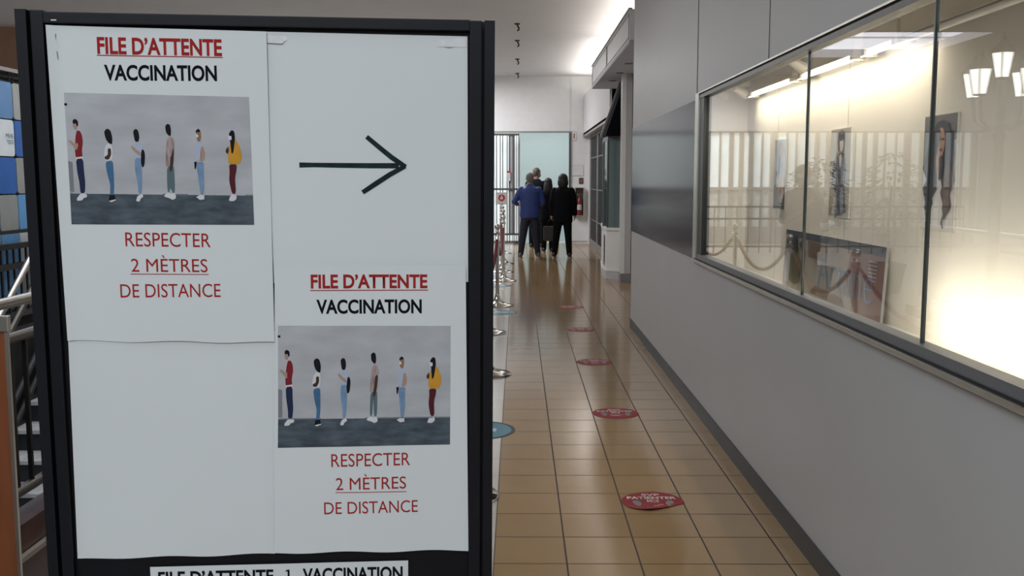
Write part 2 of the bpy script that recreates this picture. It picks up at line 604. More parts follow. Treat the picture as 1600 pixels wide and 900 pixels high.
struct(box('trim_9', -4.36, -4.28, 2.4, 11.5, 2.43, 2.50, GREYFR))
MARB = mat('brown_marble', (0.10, 0.055, 0.048), 0.3, noise=0.45, scale=5)
struct(box('trim_10', -2.20, -2.08, 2.9, 11.5, 0.02, 0.14, MARB))
struct(box('trim_11', -2.075, -2.05, 2.9, 11.5, -0.0, 0.022, mat('pale_strip', (0.5, 0.46, 0.42), 0.4)))

# ------------------------------------------------------------------ SIGN STAND
SO = Vector((-0.6307, 1.3633, 1.039))
RZ = Matrix.Rotation(0.0931, 3, 'Z')
RX = Matrix.Rotation(0.0321, 3, 'X')
RY = Matrix.Rotation(0.0055, 3, 'Y')
SM = RZ @ RX @ RY
SROT = SM.to_euler()


def sign_world(u, y, v):
    return SO + SM @ Vector((u, y, v))


VB = -1.037
base_w = sign_world(0.28, 0.0, VB)
sign = empty('sign_stand', base_w, 'tall black-framed notice board on a stand, covered with four white paper sheets', 'sign stand', rot=SROT)


def SL(u, y, v):      # board coords -> stand-local coords
    return (u - 0.28, y, v - VB)


def sbox(name, u0, u1, y0, y1, v0, v1, m, bev=0.0, parent=None):
    a, b = SL(u0, y0, v0), SL(u1, y1, v1)
    return box(name, a[0], b[0], a[1], b[1], a[2], b[2], m, parent or sign, bev)


sbox('backing_board', -0.02, 0.582, 0.001, 0.014, -0.29, 0.752, BOARD)
for (u0, u1, v0, v1) in ((-0.0375, -0.0235, -0.31, 0.7645), (0.5805, 0.5945, -0.31, 0.7615)):
    sbox('frame_side', u0, u1, -0.012, 0.03, v0, v1, BLACK, 0.0)
for (u0, u1, v0, v1) in ((-0.0235, -0.020, -0.31, 0.7645), (0.577, 0.5805, -0.31, 0.7615)):
    sbox('frame_groove', u0, u1, 0.002, 0.028, v0, v1, BLACK2)
for (u0, u1, v0, v1) in ((-0.020, -0.0035, -0.31, 0.7645), (0.5605, 0.577, -0.31, 0.7615)):
    sbox('frame_rail', u0, u1, -0.008, 0.028, v0, v1, BLACK, 0.0015)
sbox('frame_rail', -0.0035, 0.5605, -0.008, 0.028, 0.7475, 0.7625, BLACK, 0.0015)
sbox('frame_rail', -0.0035, 0.5605, -0.008, 0.028, -0.31, -0.29, BLACK, 0.0015)
for u in (-0.03, 0.587):
    sbox('leg', u - 0.012, u + 0.012, 0.0, 0.026, -1.02, -0.31, BLACK)
    sbox('foot', u - 0.02, u + 0.02, -0.20, 0.22, VB, -1.015, BLACK, 0.004)
bm = bmesh.new()
for (u, v) in ((0.0105, 0.7515),):
    a = SL(u, -0.0085, v)
    add_box(bm, a[0] - 0.0035, a[0] + 0.0035, a[1] - 0.0004, a[1], a[2] - 0.0008, a[2] + 0.0008)
fin('staple', bm, METAL, sign)


def wave(ph, amp):
    return lambda a, b: amp * (math.sin(a * 17 + ph) * math.cos(b * 11 + ph * 2) + 0.5 * math.sin(a * 41 + b * 9 + ph))


def quad_map(q):
    """bilinear 0..1 x 0..1 -> board u,v ; q = tl,tr,br,bl"""
    tl, tr, br, bl = [np.array(p) for p in q]

    def f(s, t):
        p = tl * (1 - s) * (1 - t) + tr * s * (1 - t) + br * s * t + bl * (1 - s) * t
        return float(p[0]), float(p[1])
    return f


def make_sheet(quad, lift, ph, amp, label, group=None, name='paper_sheet', notch=None, curl=None, cat='paper sheet'):
    f = quad_map(quad)
    w_ = wave(ph, amp)
    ctr = f(0.5, 0.5)
    loc = sign_world(ctr[0], -lift, ctr[1])

    def fmap(a, b, layer):          # board coords -> sheet-local
        d = w_(a, b)
        if curl:
            d += curl(a, b)
        return (a - ctr[0], -d - 0.00022 * layer, b - ctr[1])
    bm = bmesh.new()
    nx, ny = 26, 34
    g = [[None] * (ny + 1) for _ in range(nx + 1)]
    for i in range(nx + 1):
        for j in range(ny + 1):
            a, b = f(i / nx, j / ny)
            if j == ny:
                b += 0.0012 * math.sin(i * 0.55 + ph)
            if notch and i == nx:
                a += notch * math.sin(j * 0.2)
            g[i][j] = bm.verts.new(fmap(a, b, 0))
    for i in range(nx):
        for j in range(ny):
            bm.faces.new([g[i][j], g[i][j + 1], g[i + 1][j + 1], g[i + 1][j]])
    geom = bmesh.ops.extrude_face_region(bm, geom=list(bm.faces))
    for v in [e for e in geom['geom'] if isinstance(e, bmesh.types.BMVert)]:
        v.co.y += 0.00018
    o = fin(name, bm, PAPER, None, loc, smooth=True)
    o.rotation_euler = SROT
    tag(o, label, cat, group)
    return o, fmap


# four sheets; the blank one lies lowest
def curlA(a, b):
    return 0.004 * max(0, 1 - a / 0.012) ** 2 if a < 0.012 else 0.0


sD, fD = make_sheet([(0.0045, 0.335), (0.2905, 0.330), (0.2785, 0.0012), (0.0003, 0.0006)], 0.0022, 1.3, 0.0006,
                    'blank white paper sheet in the lower left of the notice board')
sB, fB = make_sheet([(0.2820, 0.7423), (0.5572, 0.7408), (0.5590, 0.40), (0.2870, 0.40)], 0.0022, 4.4, 0.0006,
                    'white paper sheet with a hand-drawn right-pointing arrow, upper right of the notice board')
sA, fA = make_sheet([(0.0000, 0.7452), (0.2857, 0.7421), (0.2860, 0.3150), (0.0047, 0.3195)], 0.0050, 0.4, 0.0008,
                    'queue notice sheet with red and black lettering in the upper left of the notice board',
                    'queue notice sheets on the board', 'notice_sheet', curl=curlA, cat='notice')
sC, fC = make_sheet([(0.2885, 0.4262), (0.5552, 0.4240), (0.5600, -0.0006), (0.2784, 0.0030)], 0.0050, 2.6, 0.0008,
                    'queue notice sheet with red and black lettering in the lower right of the notice board',
                    'queue notice sheets on the board', 'notice_sheet', cat='notice')

# printed picture of people queueing, drawn in the picture's own frame
PIC_Q = np.array([(10, 18), (1188, 45), (1218, 865), (52, 855)], float)


def homog(src, dst):
    A = []
    for (x, y), (u, v) in zip(src, dst):
        A.append([x, y, 1, 0, 0, 0, -u * x, -u * y])
        A.append([0, 0, 0, x, y, 1, -v * x, -v * y])
    h = np.linalg.solve(np.array(A, float), np.array(dst, float).ravel())
    return np.append(h, 1).reshape(3, 3)


HP = homog(PIC_Q, [(0, 0), (1, 0), (1, 1), (0, 1)])


def pic_norm(x, y):
    q = HP @ np.array([x, y, 1.0])
    return q[0] / q[2], q[1] / q[2]


PM = [mat('print_wall', (0.42, 0.435, 0.46), 0.6, noise=0.12, scale=14, stretch=(1, 1, 2.5)),
      mat('print_ground', (0.075, 0.095, 0.115), 0.6, noise=0.35, scale=30, stretch=(1, 1, 3)),
      mat('print_dark', (0.012, 0.012, 0.016), 0.6),
      mat('print_red', (0.21, 0.022, 0.03), 0.6),
      mat('print_skin', (0.40, 0.26, 0.20), 0.6),
      mat('print_navy', (0.022, 0.028, 0.07), 0.6),
      mat('print_white', (0.62, 0.63, 0.66), 0.6),
      mat('print_jeans', (0.06, 0.15, 0.27), 0.6, noise=0.15, scale=60),
      mat('print_lightjeans', (0.17, 0.27, 0.42), 0.6, noise=0.15, scale=60),
      mat('print_deepskin', (0.06, 0.038, 0.03), 0.6),
      mat('print_stripe', (0.36, 0.27, 0.27), 0.6, noise=0.5, scale=120, stretch=(4, 1, 0.3)),
      mat('print_tan', (0.26, 0.15, 0.09), 0.6),
      mat('print_yellow', (0.56, 0.28, 0.035), 0.6, noise=0.1, scale=50),
      mat('print_maroon', (0.085, 0.018, 0.024), 0.6),
      mat('print_lightblue', (0.40, 0.45, 0.56), 0.6),
      mat('print_greyjeans', (0.10, 0.15, 0.17), 0.6),
      mat('print_shade', (0.20, 0.21, 0.23), 0.6)]
for _m in PM:
    _m.node_tree.nodes['Principled BSDF'].inputs['Specular IOR Level'].default_value = 0.08
W_, G_, K_, R_, S_, N_, WH, J_, LJ, DS, ST, TA, Y_, MA, LB, GJ, SH = range(17)
FIG = [
    ([(10, 18), (1188, 45), (1211, 676), (44, 658)], W_), ([(44, 658), (1211, 676), (1218, 865), (52, 855)], G_),
    ([(44, 652), (1211, 670), (1211, 678), (44, 660)], SH),
    ([(34, 450), (62, 458), (72, 648), (44, 646)], SH), ([(12, 84), (30, 85), (30, 100), (12, 99)], K_),
    # 1 man in red
    ([(66, 212), (84, 205), (94, 232), (86, 256), (72, 246), (66, 232)], S_), ([(64, 192), (80, 183), (98, 195), (101, 225), (92, 234), (86, 212), (66, 216)], K_),
    ([(90, 258), (110, 258), (124, 285), (130, 330), (123, 380), (128, 430), (84, 434), (78, 380), (82, 300)], R_),
    ([(36, 316), (60, 325), (80, 345), (92, 332), (101, 350), (90, 382), (78, 374), (62, 352), (40, 328)], S_),
    ([(84, 428), (128, 422), (130, 434), (84, 440)], WH), ([(84, 438), (130, 434), (136, 520), (144, 590), (140, 658), (112, 658), (108, 600), (92, 520)], N_),
    ([(88, 690), (112, 658), (140, 655), (156, 670), (150, 684), (128, 688), (124, 702), (90, 705)], WH),
    # 2 woman, pale top, jeans
    ([(272, 360), (290, 338), (312, 345), (320, 380), (318, 446), (270, 452), (264, 400)], WH),
    ([(266, 262), (285, 244), (306, 256), (318, 300), (317, 345), (300, 342), (280, 320), (270, 290)], K_),
    ([(288, 372), (308, 370), (311, 410), (296, 444), (270, 440), (268, 424), (290, 412)], DS),
    ([(272, 456), (321, 448), (325, 520), (329, 600), (326, 668), (302, 668), (304, 600), (284, 530)], J_),
    ([(292, 704), (300, 668), (330, 668), (338, 694), (312, 712)], K_), ([(294, 706), (338, 696), (338, 702), (310, 714)], WH),
    # 3 woman with bag
    ([(462, 332), (492, 330), (512, 360), (516, 400), (500, 432), (462, 434), (456, 400)], LB),
    ([(450, 262), (465, 246), (482, 256), (490, 300), (484, 330), (462, 328), (454, 290)], K_),
    ([(436, 352), (450, 358), (470, 380), (496, 395), (500, 422), (478, 410), (446, 382)], S_),
    ([(502, 380), (516, 378), (526, 410), (522, 480), (508, 496), (498, 460)], K_),
    ([(460, 432), (498, 432), (506, 520), (506, 600), (502, 660), (482, 660), (480, 600), (462, 520)], LJ),
    ([(466, 708), (478, 672), (508, 662), (514, 682), (498, 690), (490, 712)], WH),
    # 4 man, striped shirt
    ([(666, 490), (708, 476), (713, 560), (714, 655), (696, 655), (690, 580), (685, 530), (682, 650), (668, 652), (664, 560)], GJ),
    ([(660, 330), (680, 293), (706, 308), (716, 350), (708, 380), (704, 470), (664, 492), (654, 470), (662, 400)], ST),
    ([(654, 228), (670, 214), (686, 222), (692, 258), (690, 290), (680, 293), (660, 272)], K_),
    ([(691, 372), (711, 372), (706, 470), (694, 522), (680, 515), (688, 440)], DS),
    ([(646, 672), (668, 655), (690, 662), (716, 658), (723, 690), (700, 702), (680, 690), (650, 682)], WH),
    # 5 woman, pale blue tee
    ([(846, 350), (862, 326), (888, 333), (895, 370), (888, 440), (848, 458), (842, 400)], LB),
    ([(850, 262), (866, 246), (880, 258), (884, 300), (876, 330), (860, 326), (852, 290)], TA), ([(848, 262), (864, 246), (878, 256), (874, 268), (852, 270)], K_),
    ([(850, 280), (864, 284), (866, 302), (853, 300)], WH),
    ([(880, 362), (897, 362), (908, 410), (900, 452), (872, 452), (886, 430), (890, 405)], S_),
    ([(852, 462), (899, 455), (899, 540), (902, 600), (897, 668), (876, 668), (876, 600), (858, 520)], LJ),
    ([(838, 458), (856, 456), (850, 500), (842, 505)], K_),
    ([(850, 684), (876, 668), (902, 672), (902, 698), (874, 702)], WH),
    # 6 woman, yellow top
    ([(1060, 474), (1110, 474), (1106, 520), (1097, 560), (1104, 662), (1078, 664), (1060, 580), (1064, 520)], MA),
    ([(1062, 360), (1080, 322), (1106, 318), (1134, 380), (1141, 432), (1128, 472), (1060, 474), (1052, 436)], Y_),
    ([(1060, 275), (1078, 254), (1094, 264), (1099, 310), (1088, 404), (1073, 404), (1080, 330), (1062, 302)], K_),
    ([(1054, 290), (1076, 294), (1077, 318), (1058, 318)], WH), ([(1040, 380), (1056, 360), (1060, 390), (1052, 408), (1040, 398)], DS),
    ([(1058, 702), (1072, 668), (1106, 670), (1108, 696), (1090, 711), (1062, 710)], WH),
]


def print_picture(parent, fmap, quad):
    qm = quad_map(quad)

    def pm(x, y, layer):
        s, t = pic_norm(x, y)
        a, b = qm(s, t)
        return fmap(a, b, 1 + layer * 0.35)
    bm = bmesh.new()
    for layer, (pts, mi) in enumerate(FIG):
        if layer < 2:
            nx, ny = 16, (12 if layer == 0 else 4)
            p = [np.array(q, float) for q in pts]
            gr = [[bm.verts.new(pm(*((p[0] * (1 - i / nx) + p[1] * i / nx) * (1 - j / ny) + (p[3] * (1 - i / nx) + p[2] * i / nx) * j / ny), layer * 0.3)) for j in range(ny + 1)] for i in range(nx + 1)]
            for i in range(nx):
                for j in range(ny):
                    bm.faces.new([gr[i][j], gr[i][j + 1], gr[i + 1][j + 1], gr[i + 1][j]]).material_index = mi
        else:
            n = len(pts)
            # rounded outline
            P2 = []
            for k in range(n):
                a, b = np.array(pts[k], float), np.array(pts[(k + 1) % n], float)
                P2 += [a * 0.8 + b * 0.2, a * 0.2 + b * 0.8] if n > 5 else [a]
            f = bm.faces.new([bm.verts.new(pm(x, y, 1.2 + layer * 0.12)) for x, y in P2])
            f.material_index = mi
    bmesh.ops.triangulate(bm, faces=[f for f in bm.faces if len(f.verts) > 4])
    return fin('printed_photo', bm, PM, parent, recalc=False)


def underline(parent, fmap, x0, x1, v0, v1, m, th=0.0011):
    bm = bmesh.new()
    n = 12
    prev = None
    for i in range(n + 1):
        k = i / n
        a = x0 + (x1 - x0) * k
        b = v0 + (v1 - v0) * k
        cur = (bm.verts.new(fmap(a, b, 1)), bm.verts.new(fmap(a, b - th, 1)))
        if prev:
            bm.faces.new([prev[0], prev[1], cur[1], cur[0]])
        prev = cur
    return fin('underline', bm, m, parent, recalc=False)


L = lettering
L('lettering', 'FILE D\u2019ATTENTE', 0.0632, 0.2263, 0.7098, 0.0205, RED, sA, fA, 0.030, base2=0.7093)
underline(sA, fA, 0.0624, 0.2271, 0.7079, 0.7075, RED, 0.0013)
L('lettering', 'VACCINATION', 0.0708, 0.2186, 0.6752, 0.0190, INK, sA, fA, 0.030, base2=0.6762)
print_picture(sA, fA, [(0.0175, 0.6576), (0.2602, 0.6548), (0.2623, 0.4808), (0.0182, 0.4813)])
L('lettering', 'RESPECTER', 0.0886, 0.2025, 0.4514, 0.0190, RED, sA, fA, 0.0, base2=0.4497)
L('lettering', '2 M\u00c8TRES', 0.0948, 0.1972, 0.4160, 0.0180, RED, sA, fA, 0.0, base2=0.4150)
underline(sA, fA, 0.0934, 0.1982, 0.4134, 0.4122, RED, 0.0011)
L('lettering', 'DE DISTANCE', 0.0786, 0.2138, 0.3801, 0.0185, RED, sA, fA, 0.0)

L('lettering', 'FILE D\u2019ATTENTE', 0.3380, 0.5010, 0.3922, 0.0182, RED, sC, fC, 0.030)
underline(sC, fC, 0.3370, 0.5020, 0.3893, 0.3895, RED, 0.0013)
L('lettering', 'VACCINATION', 0.3452, 0.4929, 0.3562, 0.0185, INK, sC, fC, 0.030)
print_picture(sC, fC, [(0.2912, 0.3388), (0.5339, 0.3370), (0.5329, 0.1616), (0.2868, 0.1614)])
L('lettering', 'RESPECTER', 0.3620, 0.4750, 0.1315, 0.0190, RED, sC, fC, 0.0)
L('lettering', '2 M\u00c8TRES', 0.3680, 0.4690, 0.0965, 0.0180, RED, sC, fC, 0.0)
underline(sC, fC, 0.3672, 0.4696, 0.0934, 0.0922, RED, 0.0011)
L('lettering', 'DE DISTANCE', 0.3506, 0.4858, 0.0603, 0.0180, RED, sC, fC, 0.0)

# the drawn arrow and torn tape on the second sheet
def stroke(pts_w):
    """closed outline from a centre line with widths"""
    top, bot = [], []
    for i, (x, y, wd) in enumerate(pts_w):
        a = pts_w[max(i - 1, 0)]
        b = pts_w[min(i + 1, len(pts_w) - 1)]
        dx, dy = b[0] - a[0], b[1] - a[1]
        l = math.hypot(dx, dy)
        top.append((x - dy / l * wd / 2, y + dx / l * wd / 2))
        bot.append((x + dy / l * wd / 2, y - dx / l * wd / 2))
    return top, bot


def arrow_strokes():
    bm = bmesh.new()
    for k, S in enumerate(([(0.3254, 0.5635, .0072), (0.345, 0.5637, .0062), (0.380, 0.5634, .0068), (0.42, 0.5632, .0072), (0.462, 0.5634, .0076)],
                           [(0.4180, 0.6030, .0062), (0.436, 0.5880, .0066), (0.452, 0.5750, .007), (0.4715, 0.5618, .0065)],
                           [(0.4115, 0.5262, .0062), (0.430, 0.5385, .0070), (0.450, 0.5515, .0068), (0.4710, 0.5630, .006)])):
        t, b = stroke(S)
        for i in range(len(t) - 1):
            bm.faces.new([bm.verts.new(fB(*p, 1 + k)) for p in (t[i], b[i], b[i + 1], t[i + 1])])
    return fin('drawn_arrow', bm, MARKER, sB, recalc=False)


arrow_strokes()
TAPE = mat('tape', (0.74, 0.76, 0.78), 0.25, noise=0.08, scale=60)
EDGE = mat('tape_edge', (0.16, 0.17, 0.18), 0.5)
sheet_polys('tape', [([(0.2855, 0.738), (0.311, 0.737), (0.313, 0.732), (0.306, 0.726), (0.286, 0.7265)], 0),
                     ([(0.286, 0.7275), (0.306, 0.7268), (0.312, 0.7325), (0.306, 0.7255), (0.286, 0.7262)], 1)], [TAPE, EDGE], sB, lambda a, b, l: fB(a, b, 3 + l))
sheet_polys('tape', [([(0.517, 0.735), (0.5555, 0.739), (0.5555, 0.7262), (0.516, 0.7262)], 0),
                     ([(0.524, 0.7266), (0.531, 0.7255), (0.541, 0.7262), (0.531, 0.7247)], 1)], [TAPE, EDGE], sB, lambda a, b, l: fB(a, b, 3 + l))
sheet_polys('tape', [([(0.0105, 0.735), (0.0118, 0.733), (0.0108, 0.728), (0.0122, 0.722), (0.0102, 0.729)], 0),
                     ([(0.0110, 0.712), (0.0124, 0.711), (0.0128, 0.700), (0.0118, 0.702)], 0)], [EDGE], sA, lambda a, b, l: fA(a, b, 3 + l))

# lower strip label
sE, fE = make_sheet([(0.1006, -0.0140), (0.4712, -0.0150), (0.4708, -0.0640), (0.1010, -0.0635)], 0.0022, 3.0, 0.0002,
                    'white strip label with bold black queue lettering below the paper sheets', name='strip_label', cat='label')
L('lettering', 'FILE D\u2019ATTENTE', 0.1115, 0.2755, -0.0415, 0.0190, INK, sE, fE, 0.030, base2=-0.0424)
L('lettering', 'VACCINATION', 0.3175, 0.4630, -0.0426, 0.0190, INK, sE, fE, 0.030, base2=-0.0435)
sheet_polys('lettering', [([(0.2925, -0.0428), (0.3015, -0.0428), (0.3015, -0.0403), (0.2925, -0.0403)], 0),
                          ([(0.2957, -0.0410), (0.2986, -0.0410), (0.2986, -0.0237), (0.2957, -0.0237)], 0),
                          ([(0.2930, -0.0268), (0.2957, -0.0262), (0.2975, -0.0237), (0.2957, -0.0237), (0.2930, -0.0250)], 0)], [INK], sE, lambda a, b, l: fE(a, b, 1))

# ------------------------------------------------------------------ FLOOR STICKERS
RSTK = mat('sticker_red', (0.24, 0.018, 0.028), 0.55, noise=0.08, spec=0.3)
SWH = mat('sticker_white', (0.62, 0.58, 0.55), 0.5)
SGR = mat('sticker_grey', (0.20, 0.18, 0.17), 0.5)
STK_E = mat('sticker_edge', (0.10, 0.04, 0.04), 0.6)


def red_sticker(x, y, label, peeled=False):
    r = 0.157
    pts = []
    if peeled:
        pts = [(-0.157, 0.009), (-0.146, 0.055), (-0.117, 0.098), (-0.075, 0.132), (-0.025, 0.152), (0.028, 0.156), (0.075, 0.138), (0.115, 0.103), (0.142, 0.06),
               (0.156, 0.005), (0.153, -0.028), (0.083, -0.076), (0.020, -0.118), (-0.035, -0.142), (-0.080, -0.126), (-0.123, -0.100), (-0.148, -0.050)]
    else:
        pts = [(r * math.cos(2 * PI * k / 40), r * math.sin(2 * PI * k / 40)) for k in range(40)]

    def lift(a, b):
        if peeled and b < -0.02:
            return 0.10 * (b + 0.02) ** 2 * 8 * (1 if a > -0.05 else 0.6)
        return 0.0
    bm = bmesh.new()
    c0 = bm.verts.new((0, 0, 0.0012))
    mid = [bm.verts.new((a * 0.6, b * 0.6, 0.0012 + lift(a * .6, b * .6))) for a, b in pts]
    top = [bm.verts.new((a, b, 0.0012 + lift(a, b))) for a, b in pts]
    bot = [bm.verts.new((a, b, 0.0002 + lift(a, b))) for a, b in pts]
    n = len(pts)
    for k in range(n):
        k2 = (k + 1) % n
        bm.faces.new([c0, mid[k], mid[k2]])
        bm.faces.new([mid[k], top[k], top[k2], mid[k2]])
        bm.faces.new([top[k], bot[k], bot[k2], top[k2]])
    o = fin('floor_sticker', bm, [RSTK], None, (x, y, 0))
    tag(o, label, 'floor sticker', 'red floor stickers down the corridor')

    def fm(a, b, l):
        return (a, b, 0.0017 + lift(a, b) + 0.0002 * l)
    lettering('lettering', 'SVP', -0.045, 0.045, 0.088, 0.030, SWH, o, fm, 0.02)
    lettering('lettering', 'PATIENTER', -0.122, 0.122, 0.038, 0.036, SWH, o, fm, 0.025)
    lettering('lettering', 'ICI', -0.028, 0.028, -0.008, 0.032, SWH, o, fm, 0.025)
    for sx in (-1, 1):
        foot = [(sx * (0.080 + 0.022 * math.cos(t) * (1.0 if math.sin(t) > 0 else 0.8) + 0.004 * math.sin(t)), -0.028 + 0.046 * math.sin(t)) for t in [2 * PI * k / 20 for k in range(20)]]
        if sx < 0:
            foot = foot[::-1]
        sheet_polys('footprint', [(foot, 0)], [SGR], o, lambda a, b, l: fm(a, b, 0))
    bars = []
    for (y0, x0, x1) in ((-0.052, -0.045, 0.045), (-0.073, -0.035, 0.020)):
        xx = x0
        while xx < x1:
            ww = 0.006 + 0.004 * ((int(xx * 1000) * 7) % 3)
            bars.append(([(xx, y0), (xx + ww, y0), (xx + ww, y0 + 0.008), (xx, y0 + 0.008)], 0))
            xx += ww + 0.003
    sheet_polys('small_print', bars, [SWH], o, lambda a, b, l: fm(a, b, 0))
    return o


red_sticker(0.668, 4.739, 'nearest red round floor sticker, its lower edge cut and curling up', True)
red_sticker(0.667, 6.595, 'red round floor sticker, second nearest in the line')
red_sticker(0.670, 8.493, 'red round floor sticker, third from the front of the line')
red_sticker(0.673, 10.38, 'red round floor sticker, fourth from the front of the line')
red_sticker(0.672, 12.24, 'farthest red round floor sticker, small and pale in the reflections')
TEAL = mat('sticker_teal', (0.045, 0.20, 0.28), 0.4)
for (x, y, r, lab) in ((-0.255, 6.14, 0.24, 'nearest teal round floor sticker with a dark rim, half behind the notice board'),
                       (-0.235, 11.75, 0.235, 'teal round floor sticker among the rope posts, middle distance'),
                       (-0.30, 14.75, 0.20, 'small far teal round floor sticker beside the rope posts')):
    o = lathe('floor_sticker', [(0, 0.0012), (r, 0.0012), (r, 0.0002), (0, 0.0002)], mat('sticker_rim', (0.015, 0.03, 0.045), 0.5), None, n=48, loc=(x, y, 0))
    tag(o, lab, 'floor sticker', 'teal floor stickers beside the queue posts')
    lathe('sticker_face', [(0, 0.0016), (r * 0.90, 0.0016), (r * 0.90, 0.0013), (0, 0.0013)], TEAL, o, n=48)
    bm = bmesh.new()
    add_box(bm, -0.09, 0.12, -0.04, 0.04, 0.0017, 0.0019)
    add_box(bm, -0.03, 0.03, 0.06, 0.10, 0.0017, 0.0019)
    fin('sticker_print', bm, mat('sticker_pale', (0.5, 0.62, 0.66), 0.5), o)

# ------------------------------------------------------------------ STANCHIONS AND ROPES
def stanchion(x, y, label):
    t = empty('rope_post', (x, y, 0), label, 'rope post', 'chrome rope posts in a row')
    lathe('base', [(0, 0), (0.205, 0), (0.208, 0.006), (0.20, 0.014), (0.14, 0.026), (0.085, 0.045), (0.05, 0.078), (0.030, 0.125), (0.026, 0.15), (0, 0.15)], CHROME, t, n=40)
    lathe('pole', [(0, 0.14), (0.025, 0.14), (0.025, 0.90), (0, 0.90)], CHROME, t, n=20)
    lathe('ring_collar', [(0.025, 0.885), (0.036, 0.89), (0.036, 0.925), (0.025, 0.93)], CHROME, t, n=20)
    lathe('finial', [(0, 0.90), (0.024, 0.90), (0.024, 0.945), (0.018, 0.955), (0.032, 0.975), (0.036, 0.995), (0.028, 1.02), (0.012, 1.032), (0, 1.034)], CHROME, t, n=20)
    return t


posts = [(-0.30, 4.82, 'nearest chrome rope post, only its base rim shows beside the notice board'),
         (-0.26, 7.95, 'chrome rope post with domed base, next past the near teal sticker'),
         (-0.325, 10.15, 'chrome rope post just in front of the middle teal sticker'),
         (-0.255, 12.36, 'chrome rope post just beyond the middle teal sticker'),
         (-0.225, 15.45, 'chrome rope post with a maroon rope hanging behind it'),
         (-0.275, 16.95, 'chrome rope post holding up the small square red-dot sign'),
         (-0.275, 18.67, 'chrome rope post just past the one with the square sign'),
         (-0.325, 21.29, 'farthest chrome rope post near the folding gate')]
for p in posts:
    stanchion(*p)
for i in range(len(posts) - 1):
    (x0, y0, _), (x1, y1, _) = posts[i], posts[i + 1]
    d = y1 - y0
    sag = 0.36 if d > 2.5 else (0.33 if d > 1.8 else 0.42)
    a = Vector((x0, y0 + 0.052, 0.90))
    b = Vector((x1, y1 - 0.052, 0.90))
    root = empty('velvet_rope', (x0, y0 + 0.052, 0.90),
                 'maroon velvet rope sagging between %s' % ['the nearest two rope posts', 'the second and third rope posts', 'the third and fourth rope posts', 'the fourth and fifth rope posts',
                                                            'the fifth rope post and the one with the sign', 'the post with the sign and the next one', 'the last two rope posts'][i],
                 'rope', 'velvet ropes between the posts')
    pts = []
    for k in range(21):
        s = k / 20
        p = a.lerp(b, s) - a
        p.z = -sag * 4 * s * (1 - s)
        pts.append(p)
    tube('rope', pts[1:-1], 0.019, VELVET, root, n=10)
    tube('hook', [pts[0] + Vector((0, -0.012, 0.0)), pts[0], pts[1] * 1.3], 0.011, CHROME, root, n=8)
    tube('hook', [pts[-1] + Vector((0, 0.012, 0.0)), pts[-1], pts[-2] * 1.3 - pts[-1] * 0.3], 0.011, CHROME, root, n=8)

# little square sign on a post
t = empty('queue_sign', (-0.275, 16.95, 1.035), 'small square white sign with a red disc on top of a rope post', 'sign')
lathe('stem', [(0, 0), (0.008, 0), (0.008, 0.15), (0, 0.15)], CHROME, t, n=10)
box('sign_frame', -0.10, 0.10, -0.012, 0.012, 0.13, 0.33, mat('sign_frame_grey', (0.45, 0.46, 0.48), 0.4), t, 0.004)
box('sign_face', -0.088, 0.088, -0.015, -0.011, 0.142, 0.318, mat('sign_face_white', (0.75, 0.75, 0.75), 0.5), t)
bm = bmesh.new()
bmesh.ops.create_cone(bm, cap_ends=True, segments=32, radius1=0.058, radius2=0.058, depth=0.002, matrix=Matrix.Translation((0, -0.0165, 0.24)) @ Matrix.Rotation(PI / 2, 4, 'X'))
fin('red_disc', bm, mat('disc_red', (0.55, 0.03, 0.04), 0.5), t)
sheet_polys('hand_symbol', [([(-0.022, 0.215), (0.022, 0.215), (0.026, 0.245), (0.012, 0.25), (0.010, 0.28), (-0.004, 0.285), (-0.012, 0.25), (-0.026, 0.245)], 0)],
            [mat('symbol_white', (0.8, 0.75, 0.72), 0.5)], t, lambda a, b, l: (a, -0.0185, b))

# ------------------------------------------------------------------ FOLDING GATE and OPENING DETAILS
t = empty('folding_gate', (-0.28, 24.45, 0), 'grey metal accordion gate folded at the left of the bright doorway', 'gate')
GB = mat('gate_bar', (0.085, 0.075, 0.08), 0.4, 0.4)
xs = [-0.60, -0.52, -0.43, -0.37, -0.26, -0.20, -0.12, -0.08, -0.03, 0.02]
for i, x in enumerate(xs):
    wd = 0.022 if i < 6 else 0.017
    box('gate_bar', x + 0.28 - wd / 2, x + 0.28 + wd / 2, -0.03 + 0.02 * (i % 2), 0.0 + 0.02 * (i % 2), 0.03, 2.70, GB, t)
for z in (0.22, 1.33, 2.66):
    box('gate_rail', -0.33, 0.315, -0.035, 0.022, z, z + 0.045, GB, t)
box('gate_bar', 0.055, 0.20, -0.005, 0.005, 0.24, 2.66, mat('gate_grey_panel', (0.30, 0.30, 0.31), 0.5), t)
box('gate_lock', 0.02, 0.10, -0.06, -0.035, 1.55, 1.75, mat('lock_grey', (0.5, 0.5, 0.52), 0.4), t, 0.004)
box('lock_cap', 0.02, 0.10, -0.062, -0.034, 1.75, 1.80, mat('lock_red', (0.35, 0.03, 0.03), 0.4), t, 0.004)

